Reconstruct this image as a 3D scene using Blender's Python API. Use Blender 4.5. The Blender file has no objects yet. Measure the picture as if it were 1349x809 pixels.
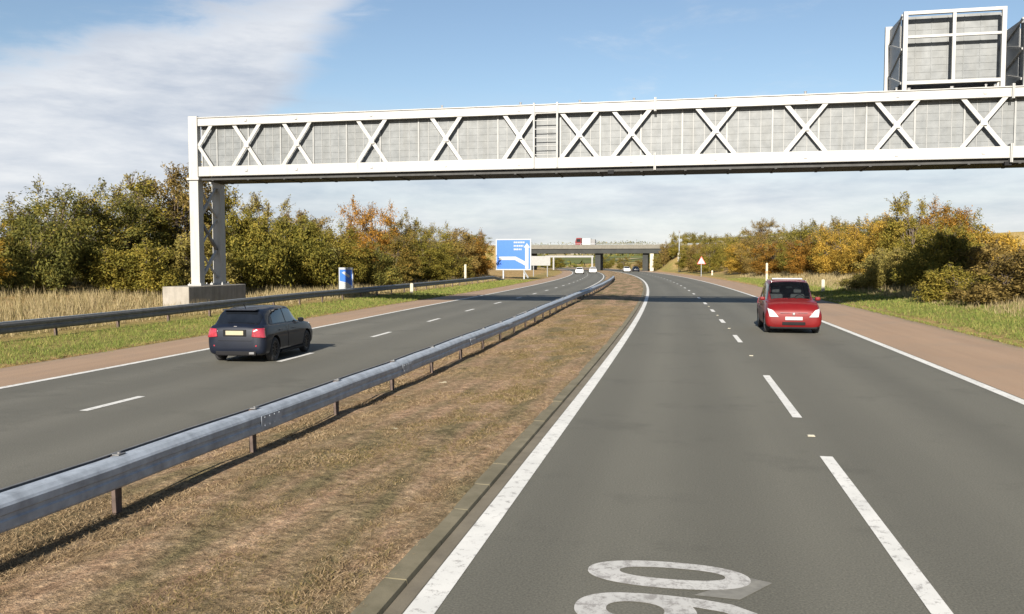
import bpy, bmesh, math, random
import numpy as np
from mathutils import Vector, Matrix
random.seed(7)
rng = np.random.default_rng(11)
S = bpy.context.scene
COL = S.collection
PI = math.pi

# ------------------------------------------------------------------ tags and linking
def tag(o, label=None, cat=None, group=None, kind=None):
    if label: o['label'] = label
    if cat: o['category'] = cat
    if group: o['group'] = group
    if kind: o['kind'] = kind
    return o

def empty(name, loc=(0, 0, 0), rz=0.0):
    o = bpy.data.objects.new(name, None)
    o.empty_display_size = 0.3
    o.location = loc
    o.rotation_euler = (0, 0, rz)
    COL.objects.link(o)
    return o

def link_mesh(name, me, mats, parent=None):
    o = bpy.data.objects.new(name, me)
    if mats is not None:
        for m in (mats if isinstance(mats, (list, tuple)) else [mats]):
            me.materials.append(m)
    COL.objects.link(o)
    if parent: o.parent = parent
    return o

def copy_tree(o, parent=None):
    c = o.copy()
    COL.objects.link(c)
    c.parent = parent
    for ch in list(o.children):
        copy_tree(ch, c)
    return c

class MB:
    """collects boxes, bars, lathes and builds ONE mesh object"""
    def __init__(s): s.v = []; s.f = []; s.m = []; s.mi = 0
    def add(s, vs, fs):
        b = len(s.v); s.v += [tuple(p) for p in vs]
        s.f += [tuple(i + b for i in f) for f in fs]; s.m += [s.mi] * len(fs)
    def box(s, x0, x1, y0, y1, z0, z1):
        s.add([(x0,y0,z0),(x1,y0,z0),(x1,y1,z0),(x0,y1,z0),(x0,y0,z1),(x1,y0,z1),(x1,y1,z1),(x0,y1,z1)],
              [(0,3,2,1),(4,5,6,7),(0,1,5,4),(1,2,6,5),(2,3,7,6),(3,0,4,7)])
    def bar(s, p0, p1, w, h, up=(0,0,1)):
        p0 = Vector(p0); p1 = Vector(p1); d = (p1-p0).normalized(); u = Vector(up)
        r = d.cross(u).normalized(); u = r.cross(d).normalized()
        r *= w/2; u *= h/2
        s.add([p0-r-u,p0+r-u,p0+r+u,p0-r+u,p1-r-u,p1+r-u,p1+r+u,p1-r+u],
              [(0,1,2,3),(7,6,5,4),(0,4,5,1),(1,5,6,2),(2,6,7,3),(3,7,4,0)])
    def cyl(s, p0, p1, r0, r1=None, n=12):
        if r1 is None: r1 = r0
        p0 = Vector(p0); p1 = Vector(p1); d = (p1-p0).normalized()
        a = d.orthogonal().normalized(); b = d.cross(a)
        vs = []
        for p, r in ((p0,r0),(p1,r1)):
            for i in range(n):
                t = 2*PI*i/n; vs.append(p + (a*math.cos(t)+b*math.sin(t))*r)
        fs = [(i,(i+1)%n,n+(i+1)%n,n+i) for i in range(n)]
        fs += [tuple(range(n-1,-1,-1)), tuple(range(n,2*n))]
        s.add(vs, fs)
    def lathe_x(s, prof, c=(0,0,0), n=32):
        """prof: (x offset, radius) around the X axis"""
        vs = []
        for x, r in prof:
            for i in range(n):
                t = 2*PI*i/n; vs.append((c[0]+x, c[1]+r*math.cos(t), c[2]+r*math.sin(t)))
        fs = []
        for k in range(len(prof)-1):
            for i in range(n):
                fs.append((k*n+i, k*n+(i+1)%n, (k+1)*n+(i+1)%n, (k+1)*n+i))
        s.add(vs, fs)
    def poly(s, pts, thick):
        """pts: 3-D polygon, extruded by vector thick"""
        n = len(pts); t = Vector(thick)
        vs = [Vector(p) for p in pts] + [Vector(p)+t for p in pts]
        fs = [tuple(range(n-1,-1,-1)), tuple(range(n,2*n))] + [(i,(i+1)%n,n+(i+1)%n,n+i) for i in range(n)]
        s.add(vs, fs)
    def build(s, name, mats, parent=None, smooth=False, bevel=0):
        me = bpy.data.meshes.new(name)
        me.from_pydata(s.v, [], s.f)
        me.polygons.foreach_set('material_index', s.m)
        bm = bmesh.new(); bm.from_mesh(me)
        bmesh.ops.recalc_face_normals(bm, faces=bm.faces); bm.to_mesh(me); bm.free()
        if smooth: me.polygons.foreach_set('use_smooth', [True]*len(me.polygons))
        me.update()
        o = link_mesh(name, me, mats, parent)
        if bevel:
            b = o.modifiers.new('Bevel', 'BEVEL'); b.width = bevel; b.segments = 2; b.limit_method = 'ANGLE'
        return o

# ------------------------------------------------------------------ materials
class NT:
    def __init__(s, name):
        s.mat = bpy.data.materials.new(name); s.mat.use_nodes = True
        s.t = s.mat.node_tree; s.t.nodes.clear()
        s.out = s.t.nodes.new('ShaderNodeOutputMaterial')
        s.b = s.t.nodes.new('ShaderNodeBsdfPrincipled')
        s.t.links.new(s.b.outputs[0], s.out.inputs[0])
    def n(s, typ, **kw):
        nd = s.t.nodes.new(typ)
        for k, v in kw.items():
            if isinstance(k, str) and hasattr(nd, k): setattr(nd, k, v)
        return nd
    def l(s, a, b): s.t.links.new(a, b)
    def coord(s, which='Object', scale=(1,1,1)):
        tc = s.n('ShaderNodeTexCoord'); mp = s.n('ShaderNodeMapping')
        mp.inputs['Scale'].default_value = scale
        s.l(tc.outputs[which], mp.inputs[0]); return mp.outputs[0]
    def noise(s, vec, scale, detail=4, rough=0.55, dist=0.0):
        nd = s.n('ShaderNodeTexNoise'); s.l(vec, nd.inputs['Vector'])
        nd.inputs['Scale'].default_value = scale; nd.inputs['Detail'].default_value = detail
        nd.inputs['Roughness'].default_value = rough; nd.inputs['Distortion'].default_value = dist
        return nd.outputs['Fac']
    def ramp(s, fac, stops, interp='LINEAR'):
        nd = s.n('ShaderNodeValToRGB'); nd.color_ramp.interpolation = interp
        el = nd.color_ramp.elements
        while len(el) < len(stops): el.new(0.5)
        for e, (p, c) in zip(el, stops):
            e.position = p; e.color = (*c, 1) if len(c) == 3 else c
        s.l(fac, nd.inputs[0]); return nd.outputs[0]
    def mix(s, fac, a, b, blend='MIX'):
        nd = s.n('ShaderNodeMix', data_type='RGBA', blend_type=blend)
        for sock, v in ((nd.inputs[0], fac), (nd.inputs[6], a), (nd.inputs[7], b)):
            if isinstance(v, (int, float)): sock.default_value = v
            elif isinstance(v, tuple): sock.default_value = (*v, 1) if len(v) == 3 else v
            else: s.l(v, sock)
        return nd.outputs[2]
    def math(s, op, a, b=0.0, clamp=False):
        nd = s.n('ShaderNodeMath', operation=op); nd.use_clamp = clamp
        for sock, v in ((nd.inputs[0], a), (nd.inputs[1], b)):
            if isinstance(v, (int, float)): sock.default_value = v
            else: s.l(v, sock)
        return nd.outputs[0]
    def color(s, c):
        if isinstance(c, tuple): s.b.inputs['Base Color'].default_value = (*c, 1)
        else: s.l(c, s.b.inputs['Base Color'])
    def setp(s, **kw):
        for k, v in kw.items():
            k = k.replace('_', ' ')
            if k in s.b.inputs:
                if isinstance(v, (int, float)): s.b.inputs[k].default_value = v
                else: s.l(v, s.b.inputs[k])
        return s
    def bump(s, h, strength=0.3, dist=0.02):
        nd = s.n('ShaderNodeBump'); nd.inputs['Strength'].default_value = strength
        nd.inputs['Distance'].default_value = dist
        s.l(h, nd.inputs['Height']); s.l(nd.outputs[0], s.b.inputs['Normal'])

def simple(name, c, rough=0.6, metal=0.0, var=0.12, scale=3.0, coat=0.0, spec=0.5):
    m = NT(name); v = m.coord('Object')
    f = m.noise(v, scale, 5, 0.6)
    lo = tuple(x*(1-var) for x in c); hi = tuple(min(1, x*(1+var)) for x in c)
    m.color(m.ramp(f, [(0.3, lo), (0.7, hi)]))
    m.setp(Roughness=rough, Metallic=metal, Coat_Weight=coat)
    m.b.inputs['Specular IOR Level'].default_value = spec
    return m.mat

M = {}
def asphalt(name, a, b, warm=1.0):
    m = NT(name)
    obj = m.coord('Object'); uv = m.coord('UV')
    fine = m.noise(obj, 55, 3, 0.7)
    mid = m.noise(obj, 2.2, 5, 0.6)
    # long worn bands that run with the traffic
    st = m.n('ShaderNodeMapping'); st.inputs['Scale'].default_value = (1.1, 0.012, 1)
    tc = m.n('ShaderNodeTexCoord'); m.l(tc.outputs['UV'], st.inputs[0])
    band = m.noise(st.outputs[0], 1.4, 3, 0.5)
    big = m.noise(obj, 0.09, 3, 0.5)
    base = m.ramp(band, [(0.3, a), (0.72, b)])
    base = m.mix(m.math('MULTIPLY', mid, 0.35), base, tuple(x*0.82 for x in a))
    base = m.mix(m.ramp(big, [(0.4, (0,0,0)), (0.7, (0.5,0.5,0.5))]), base, tuple(x*1.12 for x in b))
    sx = m.n('ShaderNodeSeparateXYZ'); m.l(uv, sx.inputs[0])
    trk = m.math('SINE', m.math('MULTIPLY', m.math('ADD', sx.outputs[0], m.math('MULTIPLY', m.math('SUBTRACT', mid, .5), .25)), 3.45))
    base = m.mix(m.math('MULTIPLY', m.math('ADD', m.math('MULTIPLY', trk, .5), .5), 0.42), base, tuple(x*0.76 for x in a))
    stain = m.ramp(m.noise(obj, 0.55, 6, 0.7), [(0.55, (0,0,0)), (0.70, (0.65,0.65,0.65))])
    base = m.mix(stain, base, tuple(x*0.72 for x in a))
    base = m.mix(m.ramp(m.noise(obj, 17, 4, .7), [(0.70, (0,0,0)), (0.78, (0.5,0.5,0.5))]), base, tuple(x*1.5 for x in b))
    sp = m.ramp(fine, [(0.25, (0.55,0.55,0.55)), (0.55, (1,1,1)), (0.8, (1.45,1.42,1.35))])
    base = m.mix(1.0, base, sp, 'MULTIPLY')
    m.color(base); m.setp(Roughness=0.78)
    m.b.inputs['Specular IOR Level'].default_value = 0.3
    m.bump(fine, 0.35, 0.01)
    return m.mat
M['asphalt'] = asphalt('asphalt', (0.100,0.097,0.080), (0.122,0.118,0.097))
M['asphalt_far'] = asphalt('asphalt_older', (0.102,0.099,0.082), (0.124,0.119,0.100))

def red_shoulder():
    m = NT('red_surfacing'); obj = m.coord('Object'); uv = m.coord('UV', (0.9, 0.05, 1))
    fine = m.noise(obj, 45, 3, 0.7); b = m.noise(uv, 2.0, 4, 0.6); big = m.noise(obj, 0.5, 4, 0.6)
    c = m.ramp(b, [(0.3, (0.245,0.155,0.095)), (0.7, (0.315,0.205,0.128))])
    c = m.mix(m.math('MULTIPLY', big, 0.5), c, (0.25,0.19,0.13))
    raw = m.n('ShaderNodeTexCoord'); sx = m.n('ShaderNodeSeparateXYZ'); m.l(raw.outputs['UV'], sx.inputs[0])
    e1 = m.n('ShaderNodeMapRange'); m.l(sx.outputs[0], e1.inputs[0]); e1.inputs[1].default_value = 8.6; e1.inputs[2].default_value = 9.6
    e2 = m.n('ShaderNodeMapRange'); m.l(sx.outputs[0], e2.inputs[0]); e2.inputs[1].default_value = -14.7; e2.inputs[2].default_value = -15.4
    en = m.math('ADD', m.math('MAXIMUM', e1.outputs[0], e2.outputs[0]), m.math('MULTIPLY', m.math('SUBTRACT', m.noise(obj, 1.3, 6, .7), .5), 1.5))
    c = m.mix(m.ramp(en, [(0.45, (0,0,0)), (0.95, (0.85,0.85,0.85))]), c, (0.20,0.155,0.09))
    c = m.mix(m.ramp(m.noise(obj, .35, 5, .65), [(0.52, (0,0,0)), (0.75, (0.6,0.6,0.6))]), c, (0.20,0.155,0.115))
    c = m.mix(1.0, c, m.ramp(fine, [(0.25, (0.55,0.55,0.55)), (0.6, (1,1,1)), (0.8, (1.4,1.35,1.3))]), 'MULTIPLY')
    m.color(c); m.setp(Roughness=0.85); m.bump(fine, 0.35, 0.01)
    return m.mat
M['red'] = red_shoulder()

def paint(a=(0.46,0.46,0.44), b=(0.56,0.555,0.53), w0=.38, w1=.47):
    m = NT('road_paint'); obj = m.coord('Object')
    w = m.noise(obj, 9, 6, 0.7); fine = m.noise(obj, 70, 3, 0.7)
    c = m.ramp(m.noise(obj, 1.5, 4), [(0.3, a), (0.7, b)])
    wear = m.ramp(m.math('ADD', m.math('MULTIPLY', w, 0.7), m.math('MULTIPLY', fine, 0.3)), [(w0, (1,1,1)), (w1, (0,0,0))])
    c = m.mix(m.math('MULTIPLY', wear, 0.75), c, (0.16,0.15,0.14))
    m.color(c); m.setp(Roughness=0.65); m.bump(fine, 0.2, 0.005)
    return m.mat
M['paint'] = paint()
M['overlay_digit_paint'] = paint((0.34,0.338,0.325), (0.42,0.415,0.40), .42, .52)
M['wedge_grey'] = simple('grey_wedge_paint', (0.155,0.15,0.132), 0.7, var=0.25, scale=8)  # flat grey for the shadow wedge beside the digits

def reserve():
    m = NT('dead_grass_and_soil'); obj = m.coord('Object'); uv = m.coord('UV', (1.0, 0.10, 1))
    a = m.noise(uv, 1.6, 5, 0.6, 0.4); b = m.noise(obj, 6, 6, 0.7); f = m.noise(obj, 40, 4, 0.75)
    soil = m.ramp(b, [(0.3, (0.167,0.107,0.067)), (0.52, (0.279,0.196,0.131)), (0.75, (0.378,0.290,0.205))])
    moss = m.ramp(b, [(0.3, (0.075,0.063,0.034)), (0.55, (0.145,0.122,0.068)), (0.8, (0.235,0.195,0.115))])
    a2 = m.noise(obj, 0.8, 5, 0.6)
    k = m.ramp(m.math('ADD', m.math('MULTIPLY', a, .7), m.math('MULTIPLY', a2, .3)), [(0.42, (0,0,0)), (0.58, (1,1,1))])
    c = m.mix(k, soil, moss)
    g2 = m.noise(obj, 95, 3, 0.75); pt = m.noise(obj, 13, 5, 0.7)
    c = m.mix(1.0, c, m.ramp(pt, [(0.34, (0.55,0.53,0.5)), (0.5, (1,1,1)), (0.68, (1.5,1.45,1.35))]), 'MULTIPLY')
    c = m.mix(1.0, c, m.ramp(g2, [(0.3, (0.5,0.48,0.45)), (0.5, (1,1,1)), (0.7, (1.6,1.5,1.4))]), 'MULTIPLY')
    c = m.mix(1.0, c, m.ramp(f, [(0.3, (0.5,0.48,0.45)), (0.52, (1.05,1.05,1.05)), (0.75, (1.6,1.5,1.4))]), 'MULTIPLY')
    m.color(c); m.setp(Roughness=0.95); m.b.inputs['Specular IOR Level'].default_value = 0.1
    m.bump(m.math('ADD', b, m.math('MULTIPLY', f, 0.6)), 0.9, 0.05)
    return m.mat
M['reserve'] = reserve()

def ground_mat():
    m = NT('verge_and_fields'); obj = m.coord('Object')
    at = m.n('ShaderNodeAttribute', attribute_name='dry')
    a = m.noise(obj, 0.35, 5, 0.6); b = m.noise(obj, 4, 5, 0.7); f = m.noise(obj, 30, 3, 0.7)
    green = m.ramp(b, [(0.3, (0.080,0.101,0.022)), (0.55, (0.152,0.169,0.038)), (0.8, (0.246,0.223,0.072))])
    dry = m.ramp(b, [(0.3, (0.189,0.121,0.054)), (0.55, (0.341,0.230,0.102)), (0.8, (0.464,0.324,0.156))])
    k = m.math('ADD', at.outputs['Fac'], m.math('MULTIPLY', m.math('SUBTRACT', a, 0.5), 1.6), True)
    c = m.mix(k, green, dry)
    c = m.mix(1.0, c, m.ramp(f, [(0.25, (0.6,0.6,0.6)), (0.55, (1,1,1)), (0.8, (1.35,1.35,1.3))]), 'MULTIPLY')
    m.color(c); m.setp(Roughness=0.95); m.b.inputs['Specular IOR Level'].default_value = 0.1
    m.bump(m.math('ADD', b, f), 0.8, 0.06)
    return m.mat
M['ground'] = ground_mat()

def hill_mat():
    m = NT('farmland'); obj = m.coord('Object', (1, 1, 1))
    v = m.n('ShaderNodeTexVoronoi'); v.inputs['Scale'].default_value = 0.0075
    m.l(obj, v.inputs['Vector'])
    sep = m.n('ShaderNodeSeparateColor'); m.l(v.outputs['Color'], sep.inputs[0])
    c = m.ramp(sep.outputs[0], [(0.0, (0.10,0.12,0.05)), (0.3, (0.13,0.14,0.06)), (0.5, (0.30,0.25,0.15)), (0.68, (0.12,0.14,0.06)), (0.85, (0.36,0.31,0.2))], 'CONSTANT')
    ve = m.n('ShaderNodeTexVoronoi', feature='DISTANCE_TO_EDGE'); ve.inputs['Scale'].default_value = 0.0075
    m.l(obj, ve.inputs['Vector'])
    edge = m.ramp(ve.outputs['Distance'], [(0.02, (1,1,1)), (0.04, (0,0,0))])
    c = m.mix(edge, c, (0.05,0.06,0.03))
    c = m.mix(m.math('MULTIPLY', m.noise(obj, 0.05, 5), 0.4), c, (0.13,0.13,0.07))
    m.color(c); m.setp(Roughness=0.95); m.b.inputs['Specular IOR Level'].default_value = 0.0
    return m.mat
M['hill'] = hill_mat()

def concrete(name, a, b, stain=(0.06,0.055,0.05), amt=0.5):
    m = NT(name); obj = m.coord('Object'); st = m.coord('Object', (1,1,0.15))
    n1 = m.noise(obj, 1.8, 6, 0.65); n2 = m.noise(st, 3.0, 5, 0.6); f = m.noise(obj, 40, 3, 0.7)
    c = m.ramp(n1, [(0.3, a), (0.7, b)])
    c = m.mix(m.math('MULTIPLY', m.ramp(n2, [(0.45, (0,0,0)), (0.75, (1,1,1))]), amt), c, stain)
    m.color(c); m.setp(Roughness=0.88); m.bump(f, 0.3, 0.01)
    return m.mat
M['concrete'] = concrete('weathered_concrete', (0.17,0.155,0.13), (0.25,0.23,0.20))
M['kerb'] = concrete('kerb_concrete', (0.095,0.083,0.05), (0.155,0.135,0.088), (0.062,0.055,0.028), 0.7)
M['gutter'] = concrete('dusty_road_edge', (0.10,0.085,0.06), (0.15,0.13,0.095), (0.07,0.06,0.045), 0.6)
M['deck_pale'] = simple('pale_grey_steel', (0.20,0.20,0.195), 0.6)
M['deck'] = concrete('bridge_concrete', (0.10,0.095,0.08), (0.14,0.13,0.11), (0.07,0.065,0.05), 0.4)

def gantry_white():
    m = NT('white_painted_steel'); obj = m.coord('Object'); st = m.coord('Object', (2,2,0.25))
    n = m.noise(st, 2.5, 5, 0.65); g = m.noise(obj, 9, 4, 0.6)
    c = m.ramp(n, [(0.3, (0.29,0.292,0.29)), (0.58, (0.265,0.265,0.257)), (0.8, (0.20,0.195,0.175))])
    c = m.mix(m.math('MULTIPLY', m.ramp(g, [(0.58, (0,0,0)), (0.8, (1,1,1))]), 0.45), c, (0.17,0.155,0.125))
    m.color(c); m.setp(Roughness=0.5)
    return m.mat
M['white_steel'] = gantry_white()
def panel_grey():
    m = NT('grey_sheet_panel'); obj = m.coord('Object'); st = m.coord('Object', (1.2,1.2,0.2))
    n = m.noise(st, 2.0, 5, 0.65); g = m.noise(obj, 2.5, 5, 0.6)
    c = m.ramp(g, [(0.3, (0.082,0.091,0.097)), (0.7, (0.14,0.15,0.156))])
    c = m.mix(m.math('MULTIPLY', m.ramp(n, [(0.45, (0,0,0)), (0.75, (1,1,1))]), 0.6), c, (0.082,0.084,0.078))
    m.color(c); m.setp(Roughness=0.55)
    return m.mat
M['panel'] = panel_grey()
M['panel_rib'] = simple('pale_panel_rib', (0.19,0.195,0.195), 0.5)
M['galv'] = simple('galvanised_steel', (0.255,0.285,0.325), 0.5, 0.08, 0.28, 6)
M['galv_dark'] = simple('dull_weathered_steel', (0.14,0.14,0.142), 0.6, 0.4, 0.25, 5)
M['mesh_shade'] = simple('shade_toned_walkway_mesh', (0.03,0.031,0.031), 0.7, 0.2, 0.3, 4)  # mesh colour darkened to carry the shade under the beam
M['beam_shade'] = simple('shade_toned_bridge', (0.019,0.021,0.020), 0.85, 0, 0.3, 0.4)  # overhang shade on the deck is put into this colour; piers share it
M['rust'] = simple('rusty_post_steel', (0.085,0.06,0.05), 0.8, 0.2, 0.35, 9)
M['bolt'] = simple('bolt_steel', (0.28,0.28,0.28), 0.5, 0.6)
M['sign_blue'] = simple('sign_blue_sheet', (0.02,0.10,0.38), 0.35, 0, 0.06)
M['sign_white'] = simple('sign_white_sheet', (0.25,0.265,0.275), 0.4, 0, 0.05)
M['sign_back'] = simple('grey_sign_metal', (0.25,0.26,0.27), 0.5, 0.3)
M['sign_red'] = simple('sign_red_sheet', (0.55,0.03,0.03), 0.4, 0, 0.05)
M['post_white'] = simple('white_marker_plastic', (0.31,0.29,0.23), 0.5, 0, 0.08)
M['litter'] = simple('pale_litter', (0.33,0.30,0.21), 0.8, 0, 0.3, 12)
M['reflector'] = simple('red_reflector', (0.6,0.16,0.05), 0.3, 0, 0.05)
M['black'] = simple('black_plastic', (0.007,0.007,0.008), 0.7, 0, 0.2, spec=0.15)
M['tyre'] = simple('tyre_rubber', (0.02,0.02,0.021), 0.85, 0, 0.25, 20)
M['rim_dark'] = simple('dark_alloy', (0.03,0.03,0.034), 0.35, 0.7)
M['rim'] = simple('silver_alloy', (0.42,0.43,0.44), 0.35, 0.8)
def glass(name, c, rough=0.04):
    m = NT(name); obj = m.coord('Object')
    m.color(m.ramp(m.noise(obj, 2.5, 3), [(0.3, c), (0.7, tuple(x*1.8 for x in c))]))
    m.setp(Roughness=rough, Coat_Weight=0.25); m.b.inputs['Specular IOR Level'].default_value = 0.5
    return m.mat
M['glass'] = glass('dark_car_glass', (0.004,0.005,0.007))
def clear_glass():
    m = NT('tinted_windscreen_glass'); obj = m.coord('Object')
    m.color(m.ramp(m.noise(obj, 2.0, 3), [(0.3, (0.004,0.005,0.006)), (0.7, (0.010,0.012,0.014))])); m.setp(Roughness=0.03)
    t = m.n('ShaderNodeBsdfTransparent'); t.inputs[0].default_value = (.78,.84,.84,1)
    x = m.n('ShaderNodeMixShader'); x.inputs[0].default_value = .62
    m.l(m.b.outputs[0], x.inputs[1]); m.l(t.outputs[0], x.inputs[2]); m.l(x.outputs[0], m.out.inputs[0]); return m.mat
M['clear_glass'] = clear_glass()
M['trim'] = simple('dark_dashboard_plastic', (0.02,0.02,0.021), 0.7)
M['seat'] = simple('grey_seat_fabric', (0.07,0.07,0.075), 0.9, 0, 0.25, 12)
M['lamp_clear'] = simple('headlamp_lens', (0.40,0.40,0.41), 0.12, 0.0, 0.1, 12, 1.0)
M['lamp_red'] = simple('tail_lamp_lens', (0.22,0.018,0.03), 0.15, 0, 0.25, 14, 1.0)
M['chrome'] = simple('chrome_trim', (0.65,0.65,0.66), 0.15, 1.0, 0.03)
def carpaint(name, c, metal=0.2):
    m = NT(name); obj = m.coord('Object')
    d = m.noise(obj, 3, 5); fl = m.noise(obj, 400, 1)
    col = m.ramp(d, [(0.3, tuple(x*0.9 for x in c)), (0.7, tuple(x*1.1 for x in c))])
    z = m.n('ShaderNodeSeparateXYZ'); m.l(obj, z.inputs[0])
    dirt = m.ramp(m.math('ADD', z.outputs[2], m.math('MULTIPLY', d, 0.3)), [(0.10, (0.10,0.10,0.10)), (0.36, (0,0,0))])
    col = m.mix(dirt, col, (0.075,0.068,0.06))
    m.color(col); m.setp(Roughness=0.5, Metallic=metal, Coat_Weight=0.35, Coat_Roughness=0.03); m.b.inputs['Specular IOR Level'].default_value = 0.25
    return m.mat
M['paint_dark'] = carpaint('dark_blue_black_paint', (0.004,0.0065,0.014), 0.0)
M['paint_red'] = carpaint('red_metallic_paint', (0.112,0.0032,0.004), 0.1)
M['paint_white'] = carpaint('white_car_paint', (0.5,0.5,0.5), 0.0)
M['plate_y'] = simple('yellow_plate', (0.27,0.24,0.16), 0.4, 0, 0.05)
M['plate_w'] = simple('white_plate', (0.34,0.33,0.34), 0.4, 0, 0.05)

def leafmat(name, stops, trans=0.3):
    m = NT(name)
    g = m.n('ShaderNodeNewGeometry'); obj = m.coord('Object'); oi = m.n('ShaderNodeObjectInfo')
    vadd = m.n('ShaderNodeVectorMath', operation='ADD'); m.l(obj, vadd.inputs[0])
    sc = m.n('ShaderNodeVectorMath', operation='SCALE'); m.l(oi.outputs['Location'], sc.inputs[0]); sc.inputs['Scale'].default_value = 1.7
    m.l(sc.outputs[0], vadd.inputs[1])
    cl = m.noise(vadd.outputs[0], 0.55, 4, 0.65)
    k = m.math('ADD', m.math('MULTIPLY', g.outputs['Random Per Island'], 0.42), m.math('MULTIPLY', m.math('SUBTRACT', cl, 0.18), 0.9))
    k = m.math('ADD', k, m.math('MULTIPLY', m.math('SUBTRACT', oi.outputs['Random'], 0.5), 0.22), True)
    c = m.ramp(k, stops)
    m.color(c); m.setp(Roughness=0.75); m.b.inputs['Specular IOR Level'].default_value = 0.2
    tr = m.n('ShaderNodeBsdfTranslucent'); m.l(c, tr.inputs[0])
    mx = m.n('ShaderNodeMixShader'); mx.inputs[0].default_value = trans+.14
    m.l(m.b.outputs[0], mx.inputs[1]); m.l(tr.outputs[0], mx.inputs[2]); m.l(mx.outputs[0], m.out.inputs[0])
    return m.mat
M['leaf_olive'] = leafmat('olive_leaves', [(0.1,(0.064,0.070,0.014)),(0.4,(0.165,0.148,0.026)),(0.65,(0.265,0.210,0.036)),(0.9,(0.370,0.263,0.054))])
M['leaf_dark'] = leafmat('dark_green_leaves', [(0.1,(0.053,0.059,0.018)),(0.45,(0.131,0.130,0.029)),(0.7,(0.248,0.200,0.041)),(0.95,(0.438,0.284,0.061))])
M['leaf_orange'] = leafmat('orange_leaves', [(0.1,(0.075,0.058,0.014)),(0.38,(0.20,0.120,0.023)),(0.62,(0.34,0.168,0.026)),(0.9,(0.45,0.24,0.045))])
M['leaf_yellow'] = leafmat('yellow_leaves', [(0.1,(0.10,0.085,0.02)),(0.36,(0.26,0.185,0.034)),(0.6,(0.46,0.29,0.045)),(0.9,(0.60,0.41,0.085))])
M['leaf_mixed'] = leafmat('mixed_autumn_leaves', [(0.1,(0.061,0.061,0.015)),(0.38,(0.143,0.127,0.030)),(0.6,(0.231,0.165,0.035)),(0.9,(0.341,0.198,0.044))])
M['leaf_brown'] = leafmat('brownish_leaves', [(0.1,(0.080,0.062,0.021)),(0.4,(0.177,0.127,0.038)),(0.65,(0.266,0.187,0.053)),(0.9,(0.354,0.243,0.077))])
M['leaf_grey'] = leafmat('grey_green_leaves', [(0.1,(0.088,0.081,0.024)),(0.4,(0.186,0.162,0.042)),(0.65,(0.283,0.227,0.059)),(0.9,(0.372,0.276,0.084))])
M['bark'] = simple('bark', (0.085,0.065,0.05), 0.9, 0, 0.35, 6)
def blades(name, stops):
    m = NT(name); g = m.n('ShaderNodeNewGeometry'); obj = m.coord('Object')
    k = m.math('ADD', m.math('MULTIPLY', g.outputs['Random Per Island'], 0.55), m.math('MULTIPLY', m.noise(obj, 0.7, 4), 0.5), True)
    c = m.ramp(k, stops); m.color(c); m.setp(Roughness=0.8); m.b.inputs['Specular IOR Level'].default_value = 0.2
    tr = m.n('ShaderNodeBsdfTranslucent'); m.l(c, tr.inputs[0])
    mx = m.n('ShaderNodeMixShader'); mx.inputs[0].default_value = 0.3
    m.l(m.b.outputs[0], mx.inputs[1]); m.l(tr.outputs[0], mx.inputs[2]); m.l(mx.outputs[0], m.out.inputs[0])
    return m.mat
M['straw'] = blades('straw', [(0.1,(0.115,0.10,0.035)),(0.35,(0.20,0.165,0.075)),(0.6,(0.29,0.23,0.125)),(0.8,(0.35,0.285,0.165)),(0.98,(0.13,0.135,0.04))])
M['green_blade'] = blades('green_blades', [(0.1,(0.072,0.106,0.021)),(0.45,(0.130,0.169,0.034)),(0.7,(0.208,0.206,0.057)),(0.95,(0.364,0.275,0.115))])
M['dead_blade'] = blades('dead_blades', [(0.1,(0.085,0.059,0.034)),(0.4,(0.187,0.131,0.071)),(0.65,(0.297,0.218,0.127)),(0.95,(0.407,0.316,0.206))])
M['moss_blade'] = blades('mossy_blades', [(0.1,(0.065,0.056,0.021)),(0.4,(0.130,0.106,0.041)),(0.65,(0.195,0.150,0.063)),(0.95,(0.299,0.213,0.103))])

# ------------------------------------------------------------------ road geometry
def ss(a, b, x):
    t = np.clip((np.asarray(x, float)-a)/(b-a), 0, 1); return t*t*(3-2*t)
def off(Y):
    return -3.6e-4*np.maximum(np.asarray(Y, float)-15, 0)**2
def pos(u, Y):
    w = np.clip((-2.2-np.asarray(u, float))/4.0, 0, 1)
    return np.asarray(u, float) + off(Y) - 0.9*ss(12, 48, Y)*w
def height(u, Y):
    """verge height beside the carriageways"""
    u = np.asarray(u, float); Y = np.asarray(Y, float)
    L = 0.06*ss(-15.6, -19, u) + np.interp(-u, [19, 24, 31, 40, 80, 200], [0, .14, .75, 1.3, 2, 4])*(u < -19)
    Rr = np.interp(u, [9.7, 10.2, 13, 17, 22, 40, 90, 200, 400], [0, .10, .32, .85, 1.3, 2.0, 3.6, 8.5, 12])*(u > 9.7)
    X = pos(u, Y)
    emb = ss(222, 236, Y)*(1-ss(246, 260, Y))
    b = 6.2*emb*(ss(-8, 2, X) + ss(-43, -54, X))
    return L + Rr + b
YS = np.concatenate([np.arange(-30, 0, 3), np.arange(0, 60, 1.0), np.arange(60, 160, 2.5), np.arange(160, 420, 5), np.arange(420, 1001, 40)])

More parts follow.
